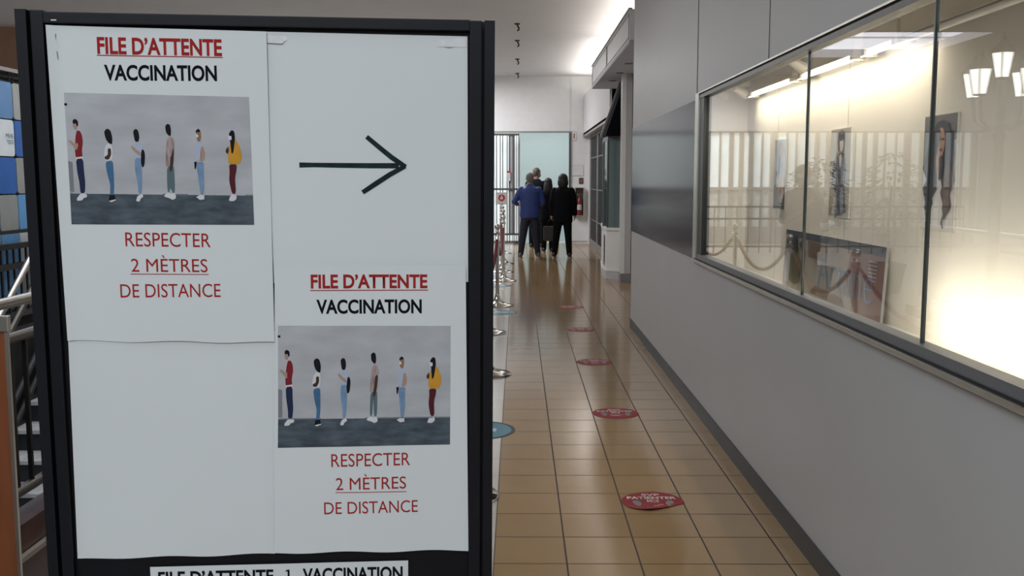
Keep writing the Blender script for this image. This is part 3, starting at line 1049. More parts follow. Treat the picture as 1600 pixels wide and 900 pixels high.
# notices on the pier
o = box('wall_notice', -0.064, 0.064, -0.012, 0.0, -0.118, 0.118, TRIMW, None, 0.004, loc=(1.392, 24.7, 2.657))
tag(o, 'small upright exit-side pictogram plate high on the white pier', 'sign')
box('notice_border', -0.052, 0.052, -0.0135, -0.0118, -0.106, 0.106, mat('pict_brown', (0.20, 0.09, 0.07), 0.5), o)
box('notice_face', -0.043, 0.043, -0.0150, -0.0132, -0.097, 0.097, TRIMW, o)
box('pictogram', -0.014, 0.014, -0.0165, -0.0148, -0.065, 0.065, mat('pict_red', (0.25, 0.03, 0.03), 0.5), o)
o = box('wall_notice', -0.16, 0.145, -0.01, 0.0, -0.135, 0.135, mat('notice_grey', (0.5, 0.5, 0.5), 0.5), None, loc=(1.487, 24.7, 1.81))
tag(o, 'pale framed notice on the white pier above the fire extinguisher', 'notice')
box('notice_face', -0.148, 0.133, -0.012, -0.0095, -0.122, 0.122, mat('notice_pale', (0.66, 0.66, 0.66), 0.5), o)
o = box('wall_notice', -0.055, 0.055, -0.012, 0.0, -0.075, 0.075, mat('notice_brown', (0.09, 0.055, 0.05), 0.5), None, loc=(1.574, 24.7, 1.555))
tag(o, 'small dark brown plate on the pier just above the extinguisher niche', 'sign')
box('notice_face', -0.03, 0.03, -0.0135, -0.0118, -0.03, 0.03, mat('notice_red', (0.25, 0.07, 0.05), 0.5), o)
t = empty('extinguisher_cabinet', (1.527, 24.70, 0.70), 'shallow dark brown niche box on the pier holding an extinguisher', 'cabinet')
NB = mat('niche_brown', (0.16, 0.12, 0.10), 0.5)
box('cabinet_back', -0.10, 0.10, -0.012, 0.0, 0.0, 0.68, NB, t)
for (a, b, c, d) in ((-0.115, -0.10, -0.0, 0.68), (0.10, 0.115, -0.0, 0.68)):
    box('cabinet_side', a, b, -0.16, 0.0, c, d, mat('niche_trim', (0.4, 0.37, 0.34), 0.5), t)
for z in (-0.015, 0.68):
    box('cabinet_shelf', -0.115, 0.115, -0.16, 0.0, z, z + 0.015, mat('niche_trim', (0.4, 0.37, 0.34), 0.5), t)
t = empty('fire_extinguisher', (1.527, 24.60, 0.70), 'red fire extinguisher with a pale band standing in the pier niche', 'fire extinguisher')
lathe('cylinder', [(0, 0), (0.058, 0), (0.062, 0.01), (0.062, 0.36), (0.05, 0.40), (0.022, 0.43), (0.02, 0.45), (0, 0.45)], mat('ext_red', (0.22, 0.02, 0.02), 0.3), t)
lathe('label_band', [(0.063, 0.14), (0.0635, 0.14), (0.0635, 0.27), (0.063, 0.27)], mat('ext_label', (0.55, 0.55, 0.55), 0.4), t)
tube('valve', [(0, 0, 0.44), (0, 0, 0.49), (-0.01, -0.02, 0.51), (-0.05, -0.05, 0.53)], 0.012, METAL, t)
tube('hose', [(0.01, -0.02, 0.49), (0.07, -0.05, 0.46), (0.085, -0.05, 0.34), (0.078, -0.04, 0.2)], 0.009, BLACK, t)
tag(box('wall_panel', -0.30, 0.16, -0.015, 0.0, 0.0, 0.52, TRIMW, None, 0.004, loc=(1.60, 24.70, 0.06)), 'low white access panel on the pier below the extinguisher niche', 'panel')
# things inside the bright doorway
t = empty('floor_box', (0.96, 26.2, 0), 'orange cardboard box on the floor of the bright room behind the right person', 'box')
OB = mat('box_orange', (0.42, 0.10, 0.035), 0.6)
box('box_body', -0.13, 0.13, -0.1, 0.1, 0, 0.44, OB, t, 0.004)
box('box_label', -0.06, 0.06, -0.103, -0.0995, 0.12, 0.34, mat('box_dark', (0.12, 0.03, 0.02), 0.6), t)
box('box_flap', -0.13, 0.13, -0.1, 0.1, 0.44, 0.452, mat('box_flap', (0.36, 0.12, 0.05), 0.6), t)

# ------------------------------------------------------------------ CEILING HOOK ROW
for (y, z0, lab) in ((16.4, 4.10, 'small black ceiling hook, nearest of the row'), (18.42, 4.112, 'small black ceiling hook, second of the row just past the ceiling seam'),
                 (21.2, 4.112, 'small black ceiling hook, third of the row'), (24.0, 4.112, 'small black ceiling hook, farthest, next to the end wall')):
    t = empty('ceiling_hook', (-0.01, y, z0), lab, 'hook', 'black ceiling hooks in a row')
    lathe('plate', [(0, 0), (0.05, 0), (0.045, -0.015), (0.015, -0.022), (0, -0.022)], BLACK, t)
    tube('stem', [(0, 0, -0.02), (0.012, 0, -0.05), (0.03, 0, -0.075), (0.024, 0, -0.10), (0.0, 0, -0.115)], 0.013, BLACK, t)

# ------------------------------------------------------------------ CANOPY, BAY WINDOW, COLUMN
t = empty('shop_canopy', (1.31, 14.8, 3.175), 'white panelled canopy box projecting over the shop front on the right', 'canopy')
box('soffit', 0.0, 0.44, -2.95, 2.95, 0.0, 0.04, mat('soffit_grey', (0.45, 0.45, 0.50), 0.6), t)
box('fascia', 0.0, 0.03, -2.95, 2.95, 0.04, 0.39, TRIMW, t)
box('end_panel', 0.03, 0.44, -2.95, -2.92, 0.04, 0.39, TRIMW, t)
box('end_panel', 0.03, 0.44, 2.92, 2.95, 0.04, 0.39, TRIMW, t)
bm = bmesh.new()
for (y0, y1) in ((-2.90, -0.02), (0.06, 2.87)):
    for z in (0.06, 0.335):
        add_box(bm, -0.008, 0.0, y0, y1, z, z + 0.018)
    for y in (y0, y1 - 0.02):
        add_box(bm, -0.008, 0.0, y, y + 0.02, 0.06, 0.353)
fin('fascia_moulding', bm, mat('moulding_grey', (0.42, 0.42, 0.41), 0.5), t)
box('top_edge', -0.015, 0.03, -2.96, 2.96, 0.385, 0.405, mat('moulding_grey', (0.42, 0.42, 0.41), 0.5), t)
for y in (-2.0, -0.9, 0.3, 1.5):
    lathe('downlight', [(0, 0.0), (0.06, 0.0), (0.06, -0.006), (0, -0.006)], mat('downlight_dark', (0.08, 0.08, 0.1), 0.5), t, c=(0.22, y, 0), n=20)

t = empty('column', (1.665, 15.32, 0), 'square white column with stepped trim holding up the canopy', 'column')
box('shaft', -0.075, 0.075, -0.10, 0.15, 0.14, 3.18, mat('column_paint', (0.52, 0.52, 0.52), 0.5, noise=0.02), t)
box('column_edge', -0.079, -0.02, -0.108, -0.10, 0.14, 3.18, TRIMW, t)
for z in (0.75, 2.3):
    box('trim_block', -0.082, -0.018, -0.112, -0.10, z, z + 0.06, TRIMW, t)
box('plinth', -0.08, 0.08, -0.105, 0.155, 0.0, 0.14, mat('plinth_grey', (0.22, 0.22, 0.24), 0.5), t)

t = empty('bay_window', (1.5, 16.5, 0), 'white panelled bay display window with teal glass under a black awning', 'bay window')
P0 = [(1.425 - 1.5, 15.87 - 16.5), (1.662 - 1.5, 15.66 - 16.5 + 0.03), (1.748 - 1.5, 15.66 - 16.5 + 0.03), (1.748 - 1.5, 17.69 - 16.5), (1.49 - 1.5, 17.6 - 16.5), (1.405 - 1.5, 16.4 - 16.5)]


def infl(k):
    cx, cy = 0.12, 0.1
    return [(min(0.248, cx + (x - cx) * (1 + k)), cy + (y - cy) * (1 + k * 0.3)) for x, y in P0]


prism('base_cabinet', P0, 0.12, 0.78, TRIMW, t)
prism('plinth', infl(0.04), 0.0, 0.12, mat('plinth_pale', (0.55, 0.56, 0.60), 0.5), t)
prism('base_moulding', infl(0.07), 0.12, 0.15, TRIMW, t)
prism('ledge', infl(0.09), 0.78, 0.82, TRIMW, t)
TEALG = mat('teal_glass', (0.12, 0.175, 0.18), 0.06, noise=0.25, scale=2, spec=0.9, coat=0.5, stretch=(6, 6, 0.3))
prism('glass', infl(-0.06), 0.82, 2.22, TEALG, t)
prism('head_rail', infl(-0.03), 2.20, 2.27, DGREY, t)
bm = bmesh.new()
for (x, y) in (P0[0], P0[1], P0[5]):
    x, y = 0.12 + (x - 0.12) * 0.96, 0.1 + (y - 0.1) * 0.985
    add_box(bm, x - 0.009, x + 0.009, y - 0.012, y + 0.012, 0.82, 2.2)
fin('glazing_bar', bm, mat('glazing_dark', (0.10, 0.12, 0.12), 0.4), t)
bm = bmesh.new()
add_box(bm, -0.112, -0.100, -0.45, -0.15, 0.22, 0.70)
fin('side_moulding', bm, TRIMW, t)
t = empty('awning', (1.74, 16.05, 2.275), 'black sloping awning above the teal bay window', 'awning')
prism('awning_fabric', [(0.0, 0.0), (-0.345, 0.0), (-0.352, 0.02), (-0.055, 0.89), (0.0, 0.89)], -0.35, 0.35, mat('awning_black', (0.005, 0.006, 0.009), 0.9, noise=0.2, spec=0.1), t, axis='y')
prism('awning_edge', [(-0.352, 0.0), (-0.385, 0.0), (-0.385, 0.03), (-0.085, 0.89), (-0.055, 0.89)], 0.30, 0.36, GREYFR, t, axis='y')

# ------------------------------------------------------------------ DISPLAY CASE CONTENTS
BATT = mat('fixture_cream', (0.50, 0.46, 0.37), 0.5)
TUBE = mat('lit_tube', (1.0, 0.95, 0.86), 0.4, noise=0.0, emit=5.0)
TUBE_D = mat('unlit_tube', (0.75, 0.74, 0.68), 0.3)
for i, (y0, y1, lit) in enumerate(((6.30, 5.39, 1), (5.20, 4.42, 1), (4.25, 3.94, 1), (3.84, 2.65, 0), (2.53, 1.4, 0))):
    lab = ['lit fluorescent tube fitting at the far end of the display case ceiling', 'lit fluorescent tube fitting, middle one of the lit three in the case',
           'short lit fluorescent tube fitting, nearest of the lit three in the case', 'unlit fluorescent tube fitting beyond the lit ones in the display case',
           'unlit fluorescent tube fitting at the near end of the display case'][i]
    t = empty('tube_light', (1.49, (y0 + y1) / 2, 2.20), lab, 'light')
    h = (y0 - y1) / 2
    box('batten', -0.028, 0.028, -h - 0.03, h + 0.03, -0.075, 0.0, BATT, t)
    tube('tube', [(-0.012, -h, -0.088), (-0.012, h, -0.088)], 0.013, TUBE if lit else TUBE_D, t, n=12)
    for s in (-1, 1):
        box('end_cap', -0.035, 0.022, s * (h + 0.015) - 0.02, s * (h + 0.015) + 0.02, -0.105, -0.06, BATT, t)
def spot(x, y, label, d=(0.04, 0.03)):
    t = empty('spotlight', (x, y, 2.20), label, 'spotlight', 'small white spotlights in the case')
    tube('stem', [(0, 0, 0), (0, 0, -0.05)], 0.008, BATT, t)
    tube('lamp_head', [(-d[0], -d[1], -0.045), (d[0], d[1], -0.075)], [0.018, 0.030], mat('spot_white', (0.7, 0.66, 0.58), 0.4), t, n=14)
    return t
spot(1.40, 6.35, 'small white spotlight just above the far corner of the case')
spot(1.34, 6.60, 'small white spotlight, farthest left in the display case', (0.03, 0.02))
spot(1.36, 4.92, 'small white spotlight between the first two lit tubes')
t = empty('case_floor_lamp', (1.335, 3.05, 0.98), 'low batten lamp on the display case floor behind the sill', 'light')
box('lamp_housing', -0.03, 0.02, -0.7, 0.7, 0.0, 0.045, BATT, t)


def artwork(y0, y1, z0, z1, label, bg, shapes, mats, group='figure artworks on the case wall', x=1.5492):
    w2, h2 = (y0 - y1) / 2, (z1 - z0) / 2
    o = box('artwork_panel', -0.006, 0.0, -w2, w2, -h2, h2, mat('canvas_edge', (0.66, 0.62, 0.54), 0.6), None, 0.001, loc=(x, (y0 + y1) / 2, (z0 + z1) / 2))
    tag(o, label, 'artwork', group)
    # picture runs left (far, +y) to right (near, -y)
    polys = [([(0.02, 0.01), (0.98, 0.01), (0.98, 0.985), (0.02, 0.985)], 0)] + shapes
    sheet_polys('painted_picture', polys, [bg] + mats, o, lambda a, b, l: (-0.0066 - 0.00025 * l, w2 - a * 2 * w2, h2 - b * 2 * h2))
    return o


def oval(cx, cy, rx, ry, mi, n=16):
    return [([(cx + rx * math.cos(2 * PI * k / n), cy - ry * math.sin(2 * PI * k / n)) for k in range(n)], mi)]


def brush(pts, ws, mi):
    t_, b_ = stroke([(x, y, w_) for (x, y), w_ in zip(pts, ws)])
    out = []
    for i in range(len(pts) - 1):
        out.append(([t_[i], t_[i + 1], b_[i + 1], b_[i]], mi))
    return out


ad = mat('art_dark', (0.028, 0.030, 0.045), 0.6)
ab = mat('art_blue', (0.20, 0.24, 0.34), 0.6, noise=0.3, scale=50)
aw = mat('art_white', (0.55, 0.53, 0.48), 0.6)
ask = mat('art_skin', (0.45, 0.25, 0.16), 0.6, noise=0.15, scale=30)
abr = mat('art_brown', (0.09, 0.055, 0.045), 0.6, noise=0.4, scale=50)
agr = mat('art_grey', (0.13, 0.13, 0.13), 0.6, noise=0.2, scale=30)
# 1: two-tone figure with hands
artwork(6.0, 5.742, 1.403, 1.818, 'narrow artwork of a head above clasped hands, farthest of the three on the case wall', mat('art_bg_a', (0.36, 0.40, 0.43), 0.6, noise=0.2, scale=9),
        [([(0.02, 0.66), (0.98, 0.52), (0.98, 0.985), (0.02, 0.985)], 6)]
        + brush([(0.46, 0.24), (0.44, 0.40), (0.50, 0.60)], [0.16, 0.20, 0.22], 1) + brush([(0.20, 0.50), (0.44, 0.47), (0.70, 0.42)], [0.06, 0.08, 0.05], 1)
        + oval(0.55, 0.16, 0.18, 0.12, 5) + oval(0.58, 0.17, 0.12, 0.10, 4) + oval(0.70, 0.44, 0.16, 0.12, 2)
        + brush([(0.72, 0.50), (0.60, 0.60), (0.46, 0.76)], [0.16, 0.30, 0.14], 4) + brush([(0.76, 0.52), (0.82, 0.66), (0.86, 0.84)], [0.14, 0.20, 0.08], 4)
        + brush([(0.66, 0.56), (0.66, 0.68), (0.60, 0.80)], [0.03, 0.05, 0.03], 5),
        [ad, ab, aw, ask, abr, agr])
artwork(4.930, 4.628, 1.400, 1.826, 'artwork of a standing figure in a striped suit, middle one on the case wall', mat('art_bg_b', (0.34, 0.31, 0.24), 0.6, noise=0.2, scale=9),
        brush([(0.58, 0.28), (0.58, 0.45), (0.56, 0.66), (0.60, 0.97)], [0.26, 0.46, 0.40, 0.56], 1)
        + brush([(0.40, 0.32), (0.22, 0.46), (0.20, 0.56), (0.38, 0.68)], [0.14, 0.16, 0.14, 0.12], 1)
        + brush([(0.62, 0.32), (0.66, 0.50), (0.66, 0.62)], [0.10, 0.16, 0.14], 2) + brush([(0.66, 0.66), (0.66, 0.80), (0.70, 0.95)], [0.12, 0.16, 0.14], 2)
        + brush([(0.44, 0.40), (0.42, 0.55), (0.46, 0.64)], [0.03, 0.05, 0.04], 2) + brush([(0.42, 0.70), (0.40, 0.84), (0.44, 0.95)], [0.05, 0.08, 0.06], 2)
        + brush([(0.54, 0.30), (0.56, 0.38), (0.56, 0.45)], [0.12, 0.12, 0.02], 3) + brush([(0.30, 0.66), (0.46, 0.665), (0.78, 0.64)], [0.02, 0.025, 0.02], 1)
        + oval(0.60, 0.18, 0.10, 0.085, 3) + oval(0.58, 0.09, 0.16, 0.055, 1) + brush([(0.50, 0.08), (0.46, 0.16), (0.50, 0.26)], [0.06, 0.08, 0.05], 1) + oval(0.60, 0.045, 0.09, 0.03, 6),
        [ad, ab, aw, ask, abr, agr])
artwork(3.802, 3.514, 1.392, 1.819, 'artwork of a long-haired woman, nearest of the three on the case wall', mat('art_bg_c', (0.64, 0.63, 0.59), 0.6, noise=0.05, scale=9),
        [([(0.02, 0.01), (0.98, 0.01), (0.98, 0.22), (0.72, 0.30), (0.02, 0.42)], 6)]
        + brush([(0.42, 0.22), (0.30, 0.38), (0.18, 0.46), (0.30, 0.56), (0.18, 0.66), (0.26, 0.76), (0.18, 0.86)], [0.36, 0.38, 0.34, 0.30, 0.28, 0.24, 0.16], 1)
        + brush([(0.46, 0.34), (0.38, 0.48), (0.42, 0.62), (0.30, 0.72)], [0.12, 0.18, 0.14, 0.06], 1)
        + brush([(0.76, 0.18), (0.80, 0.34), (0.76, 0.48), (0.84, 0.62)], [0.30, 0.34, 0.40, 0.30], 1)
        + brush([(0.72, 0.46), (0.84, 0.58), (0.74, 0.68), (0.82, 0.78), (0.72, 0.85)], [0.22, 0.34, 0.26, 0.24, 0.12], 5)
        + oval(0.58, 0.18, 0.26, 0.125, 1) + oval(0.57, 0.24, 0.12, 0.125, 4) + brush([(0.50, 0.13), (0.50, 0.20), (0.46, 0.30)], [0.08, 0.12, 0.06], 1)
        + oval(0.58, 0.305, 0.05, 0.012, 5) + oval(0.55, 0.215, 0.04, 0.010, 1) + oval(0.64, 0.215, 0.03, 0.010, 1)
        + brush([(0.54, 0.35), (0.52, 0.42), (0.50, 0.50)], [0.14, 0.12, 0.02], 4) + brush([(0.60, 0.36), (0.62, 0.46), (0.58, 0.56)], [0.10, 0.12, 0.05], 1)
        + brush([(0.20, 0.84), (0.26, 0.90), (0.22, 0.95)], [0.03, 0.05, 0.02], 6) + brush([(0.76, 0.86), (0.72, 0.92), (0.76, 0.97)], [0.03, 0.06, 0.03], 6),
        [ad, ab, aw, ask, abr, agr])

# long board leaning at the foot of the case
LB0 = empty('leaning_board', (1.512, 4.86, 0.98), 'long dark artwork board with blue script leaning at the foot of the display case', 'artwork', rot=(0, math.radians(3), 0))
bh, hw = 0.322, 0.765
box('board', 0.0, 0.012, -hw, hw, 0.0, bh, mat('board_edge', (0.45, 0.45, 0.45), 0.5), LB0)
lb_m = [mat('lb_ground', (0.26, 0.235, 0.21), 0.35, noise=0.3, scale=5), mat('lb_blueband', (0.03, 0.045, 0.07), 0.4), mat('lb_redarea', (0.17, 0.085, 0.075), 0.4, noise=0.2, scale=10),
        mat('lb_green', (0.085, 0.075, 0.035), 0.4, noise=0.3, scale=20), mat('lb_dark', (0.02, 0.022, 0.035), 0.4), mat('lb_pale', (0.38, 0.39, 0.44), 0.4), mat('lb_brown', (0.13, 0.085, 0.055), 0.4),
        mat('lb_script', (0.11, 0.20, 0.32), 0.4)]


def lbm(a, b, l):
    return (-0.001 - 0.0003 * l, hw - a * 2 * hw, b * bh)


sheet_polys('painted_picture', [([(0, 0), (1, 0), (1, 1), (0, 1)], 0), ([(0, 0.90), (1, 0.86), (1, 1), (0, 1)], 1),
                                ([(0.80, 0), (1, 0), (1, 0.86), (0.72, 0.86), (0.70, 0.40)], 2), ([(0.86, 0.45), (0.97, 0.45), (0.97, 0.86), (0.86, 0.86)], 1 + 1),
                                ([(0.30, 0.62), (0.50, 0.60), (0.50, 0.86), (0.28, 0.88)], 6),
                                ([(0.02, 0.10), (0.09, 0.12), (0.08, 0.62), (0.02, 0.62)], 5),
                                ([(0.08, 0.14), (0.16, 0.10), (0.215, 0.16), (0.21, 0.34), (0.225, 0.50), (0.19, 0.58), (0.18, 0.74), (0.09, 0.72), (0.10, 0.45)], 3),
                                ([(0.01, 0.66), (0.08, 0.70), (0.17, 0.62), (0.13, 0.76), (0.16, 0.90), (0.02, 0.88), (0.06, 0.78)], 4),
                                ([(0.18, 0.80), (0.25, 0.60), (0.27, 0.62), (0.21, 0.86)], 4), ([(0.34, 0.06), (0.70, 0.03), (0.66, 0.16), (0.40, 0.20)], 6)],
            lb_m, LB0, lbm)
me = lettering('lettering', 'Artane', 0.42, 0.93, 0.20, 0.56, lb_m[7], LB0, lambda a, b, l: lbm(a, b, 13), -0.016)
bm = bmesh.new()
for k in range(6):
    z = 0.52 + k * 0.05
    bm.faces.new([bm.verts.new(lbm(a, b, 13)) for a, b in ((0.885, z), (0.95, z), (0.95, z + 0.015), (0.885, z + 0.015))])
fin('small_print', bm, lb_m[5], LB0, recalc=False)

# ------------------------------------------------------------------ LEFT: panel, railings, stairs, mosaic
t = empty('wood_guard_panel', (-1.9, 3.0, 0), 'orange-brown wooden guard panel with a metal edge at the left of the photo', 'panel')
box('panel', -0.40, 0.325, -0.004, 0.004, 0.0, 1.13, ORANGE, t)
box('metal_cap', -0.42, 0.337, -0.009, 0.009, 1.115, 1.165, CHAMP, t, 0.003)
box('metal_edge', 0.322, 0.332, -0.006, 0.006, 0.0, 1.115, CHAMP, t)
tube('screw', [(0.30, -0.011, 1.14), (0.30, -0.0085, 1.14)], 0.005, DGREY, t)

t = empty('handrail', (-2.17, 7.0, 0.14), 'steel handrail on black balusters along the stairwell edge', 'railing')
tube('top_rail', [(0, -3.9, 0.92), (0, 4.4, 0.92)], 0.024, mat('rail_steel', (0.42, 0.40, 0.37), 0.3, 1.0), t, n=14)
tube('lower_rail', [(0, -3.9, 0.765), (0, 4.4, 0.765)], 0.024, mat('rail_dark', (0.16, 0.155, 0.145), 0.35, 0.8), t, n=14)
tube('bottom_rail', [(0, -3.9, 0.09), (0, 4.4, 0.09)], 0.024, mat('rail_dark', (0.16, 0.155, 0.145), 0.35, 0.8), t, n=14)
for k in range(30):
    y = -3.35 + k * 0.125
    box('baluster', -0.009, 0.009, y, y + 0.018, 0.09, 0.765, STEEL, t)
for y in (-3.8, -1.7, 0.5, 2.6, 4.3):
    box('post', -0.018, 0.018, y, y + 0.036, 0.0, 0.92, STEEL, t)

t = empty('staircase', (-3.2, 7.3, -2.2), 'steel stairs with pale treads climbing out of the stairwell', 'stairs')
TREAD = mat('tread_pale', (0.68, 0.68, 0.70), 0.5, noise=0.15, scale=12)
RISER = mat('riser_dark', (0.022, 0.025, 0.032), 0.4)
for k in range(-8, 7):
    y = 0.3 * k
    z = -0.80 + 0.17 * k + 2.2
    box('tread', -0.95, 0.75, y - 0.01, y + 0.30, z - 0.03, z, TREAD, t)
    box('riser', -0.95, 0.75, y, y + 0.012, z - 0.17, z - 0.03, RISER, t)
for x in (-0.985, 0.75):
    prism('stringer', [(-2.5, 0.0), (-2.1, 0.0), (2.1, 2.24), (2.1, 2.46), (1.95, 2.46), (-2.5, 0.12)], x, x + 0.035, STEEL, t, axis='x')
box('landing', -0.95, 0.75, 2.1, 4.19, 2.34, 2.42, TREAD, t)
RMID = mat('rail_mid', (0.05, 0.05, 0.055), 0.5, 0.3)
for (dx, dz, r, m) in ((0, 0, 0.024, METAL), (0, -0.22, 0.024, mat('rail_dark', (0.16, 0.155, 0.145), 0.35, 0.8)), (0.05, -0.62, 0.02, RMID), (0.05, -0.78, 0.02, RMID)):
    tube('handrail', [(dx - 0.3, -1.95, 3.138 - 1.6 * 0.77 + dz), (dx - 0.3, 1.65, 3.138 + 2.0 * 0.77 + dz)], r, m, t, n=12)
for y in (-1.5, 0.6, 1.9):
    box('post', -0.3, -0.27, y - 0.35, y - 0.32, 1.39 + 0.17 * math.floor((y - 0.35 + 0.01) / 0.3), 3.138 + y * 0.77, STEEL, t)

t = empty('landing_guard', (-4.055, 7.0, 0.40), 'black steel guard rail in front of the hanging blue mosaic panel', 'railing')
for (z, r) in ((0.765, 0.014), (0.65, 0.022), (0.49, 0.024), (0.10, 0.022)):
    box('rail', -r, r, -4.0, 4.45, z - r, z + r, STEEL, t)
for k in range(40):
    y = -1.2 + k * 0.10
    box('baluster', -0.007, 0.007, y, y + 0.014, 0.10, 0.65, STEEL, t)
for y in (-3.9, 4.40):
    box('post', -0.02, 0.02, y, y + 0.04, 0.0, 0.77, STEEL, t)
bm = bmesh.new()
add_box(bm, -0.245, 0.02, -4.1, 4.49, -0.07, 0.0)
fin('ledge', bm, STEEL, t)

t = empty('hanging_mosaic', (-4.125, 8.15, 2.37), 'hanging screen of rounded blue, grey and white square panels at the far left', 'screen')
colsM = {'b': mat('tile_steelblue', (0.10, 0.26, 0.52), 0.35), 'g': mat('tile_grey', (0.36, 0.38, 0.37), 0.4), 'w': mat('tile_white', (0.80, 0.86, 0.90), 0.4),
         'B': mat('tile_royal', (0.02, 0.14, 0.50), 0.35), 'L': mat('tile_sky', (0.16, 0.44, 0.82), 0.35), 'n': mat('tile_navy', (0.02, 0.13, 0.46), 0.35)}
rows = ['Bgbbg', 'Lwgwn', 'wbwBg', 'bBngL', 'gLbLw', 'wgLLg', 'BwgbL']
rows = [['g', 'B', 'b', 'g', 'b'], ['b', 'w', 'w', 'n', 'g'], ['B', 'w', 'B', 'g', 'L'], ['g', 'n', 'g', 'L', 'B'], ['L', 'g', 'L', 'w', 'g'], ['w', 'b', 'L', 'g', 'b']]
# column index 2 is the last full column beside the notice board's edge (its right side at y = 0)
for r in range(6):
    for c in range(5):
        y1 = (c - 2) * 0.298 + 0.002
        zt = -0.006 - r * 0.302
        bm = bmesh.new()
        rr = 0.030
        pts = []
        for (cx, cy, a0) in ((y1 - 0.008 - rr, zt - rr, 0), (y1 - 0.290 + rr, zt - rr, 90), (y1 - 0.290 + rr, zt - 0.292 + rr, 180), (y1 - 0.008 - rr, zt - 0.292 + rr, 270)):
            for q in range(5):
                an = math.radians(a0 + q * 22.5)
                pts.append((cx + rr * math.cos(an), cy + rr * math.sin(an)))
        prism('square_panel', pts, -0.006, 0.006, colsM[rows[r][c]], t, axis='x')
lettering('lettering', 'MHE', -0.14, -0.02, -0.455, 0.038, mat('logo_grey', (0.10, 0.22, 0.30), 0.5), t, lambda a, b, l: (0.0075, a, b), 0.0)
bm = bmesh.new()
for k in range(3):
    add_box(bm, 0.0065, 0.0075, -0.13 + k * 0.01, -0.02, -0.475 - 0.012 * k, -0.471 - 0.012 * k)
fin('small_print', bm, mat('logo_grey', (0.10, 0.22, 0.30), 0.5), t)
bm = bmesh.new()
for c in range(6):
    y = (c - 3) * 0.298 + 0.30
    add_tube(bm, [(0, y + 0.03, 0.09), (0, y + 0.03, -0.02)], 0.004, 6)
    add_tube(bm, [(0, y - 0.03, 0.09), (0, y - 0.03, -0.02)], 0.004, 6)
    add_tube(bm, [(-0.012, y - 0.003, 0.02), (-0.012, y - 0.003, -1.82)], 0.006, 6)
for r in range(7):
    add_tube(bm, [(-0.012, -1.2, 0.002 - r * 0.302), (-0.012, 0.9, 0.002 - r * 0.302)], 0.006, 6)
fin('hanging_wires', bm, BLACK, t)
box('hanging_bar', -0.2, 0.01, -1.3, 0.95, 0.08, 0.11, GREYFR, t)

# ------------------------------------------------------------------ PEOPLE
def remeshed(bm, voxel, smooth_it=4):
    me = bpy.data.meshes.new('tmp_mesh')
    bmesh.ops.recalc_face_normals(bm, faces=bm.faces)
    bm.to_mesh(me)
    bm.free()
    o = bpy.data.objects.new('tmp_body', me)
    COL.objects.link(o)
    md = o.modifiers.new('r', 'REMESH')
    md.mode = 'VOXEL'
    md.voxel_size = voxel
    ms = o.modifiers.new('s', 'SMOOTH')
    ms.factor = 0.6
    ms.iterations = smooth_it
    dg = bpy.context.evaluated_depsgraph_get()
    out = bpy.data.meshes.new_from_object(o.evaluated_get(dg))
    bpy.data.objects.remove(o)
    for p in out.polygons:
        p.use_smooth = True
    out.materials.clear()
    return out


def ell(bm, c, r, rot=None, seg=18):
    M_ = Matrix.Translation(c)
    if rot is not None:
        M_ = M_ @ Euler(rot).to_matrix().to_4x4()
    M_ = M_ @ Matrix.Diagonal((r[0], r[1], r[2], 1))
    bmesh.ops.create_uvsphere(bm, u_segments=seg, v_segments=seg * 2 // 3, radius=1.0, matrix=M_)


def limb(bm, pts, rs, n=14):
    for i in range(len(pts) - 1):
        a, b = Vector(pts[i]), Vector(pts[i + 1])
        sub = [a.lerp(b, k / 4) for k in range(5)]
        rr = [rs[i] + (rs[i + 1] - rs[i]) * k / 4 for k in range(5)]
        add_tube(bm, sub, rr, n)
    for p, r in zip(pts, rs):
        ell(bm, p, (r, r, r), seg=12)


def loft(bm, rings, n=24):
    """rings = (cx, cy, z, rx, ry)"""
    R0 = []
    for (cx, cy, z, rx, ry) in rings:
        R0.append([bm.verts.new((cx + rx * math.copysign(abs(math.cos(2 * PI * k / n)) ** 0.85, math.cos(2 * PI * k / n)),
                                 cy + ry * math.copysign(abs(math.sin(2 * PI * k / n)) ** 0.85, math.sin(2 * PI * k / n)), z)) for k in range(n)])
    for i in range(len(R0) - 1):
        for k in range(n):
            bm.faces.new([R0[i][k], R0[i][(k + 1) % n], R0[i + 1][(k + 1) % n], R0[i + 1][k]])
    bm.faces.new(R0[0][::-1])
    bm.faces.new(R0[-1])


SKIN = mat('skin', (0.42, 0.25, 0.18), 0.55, noise=0.05)


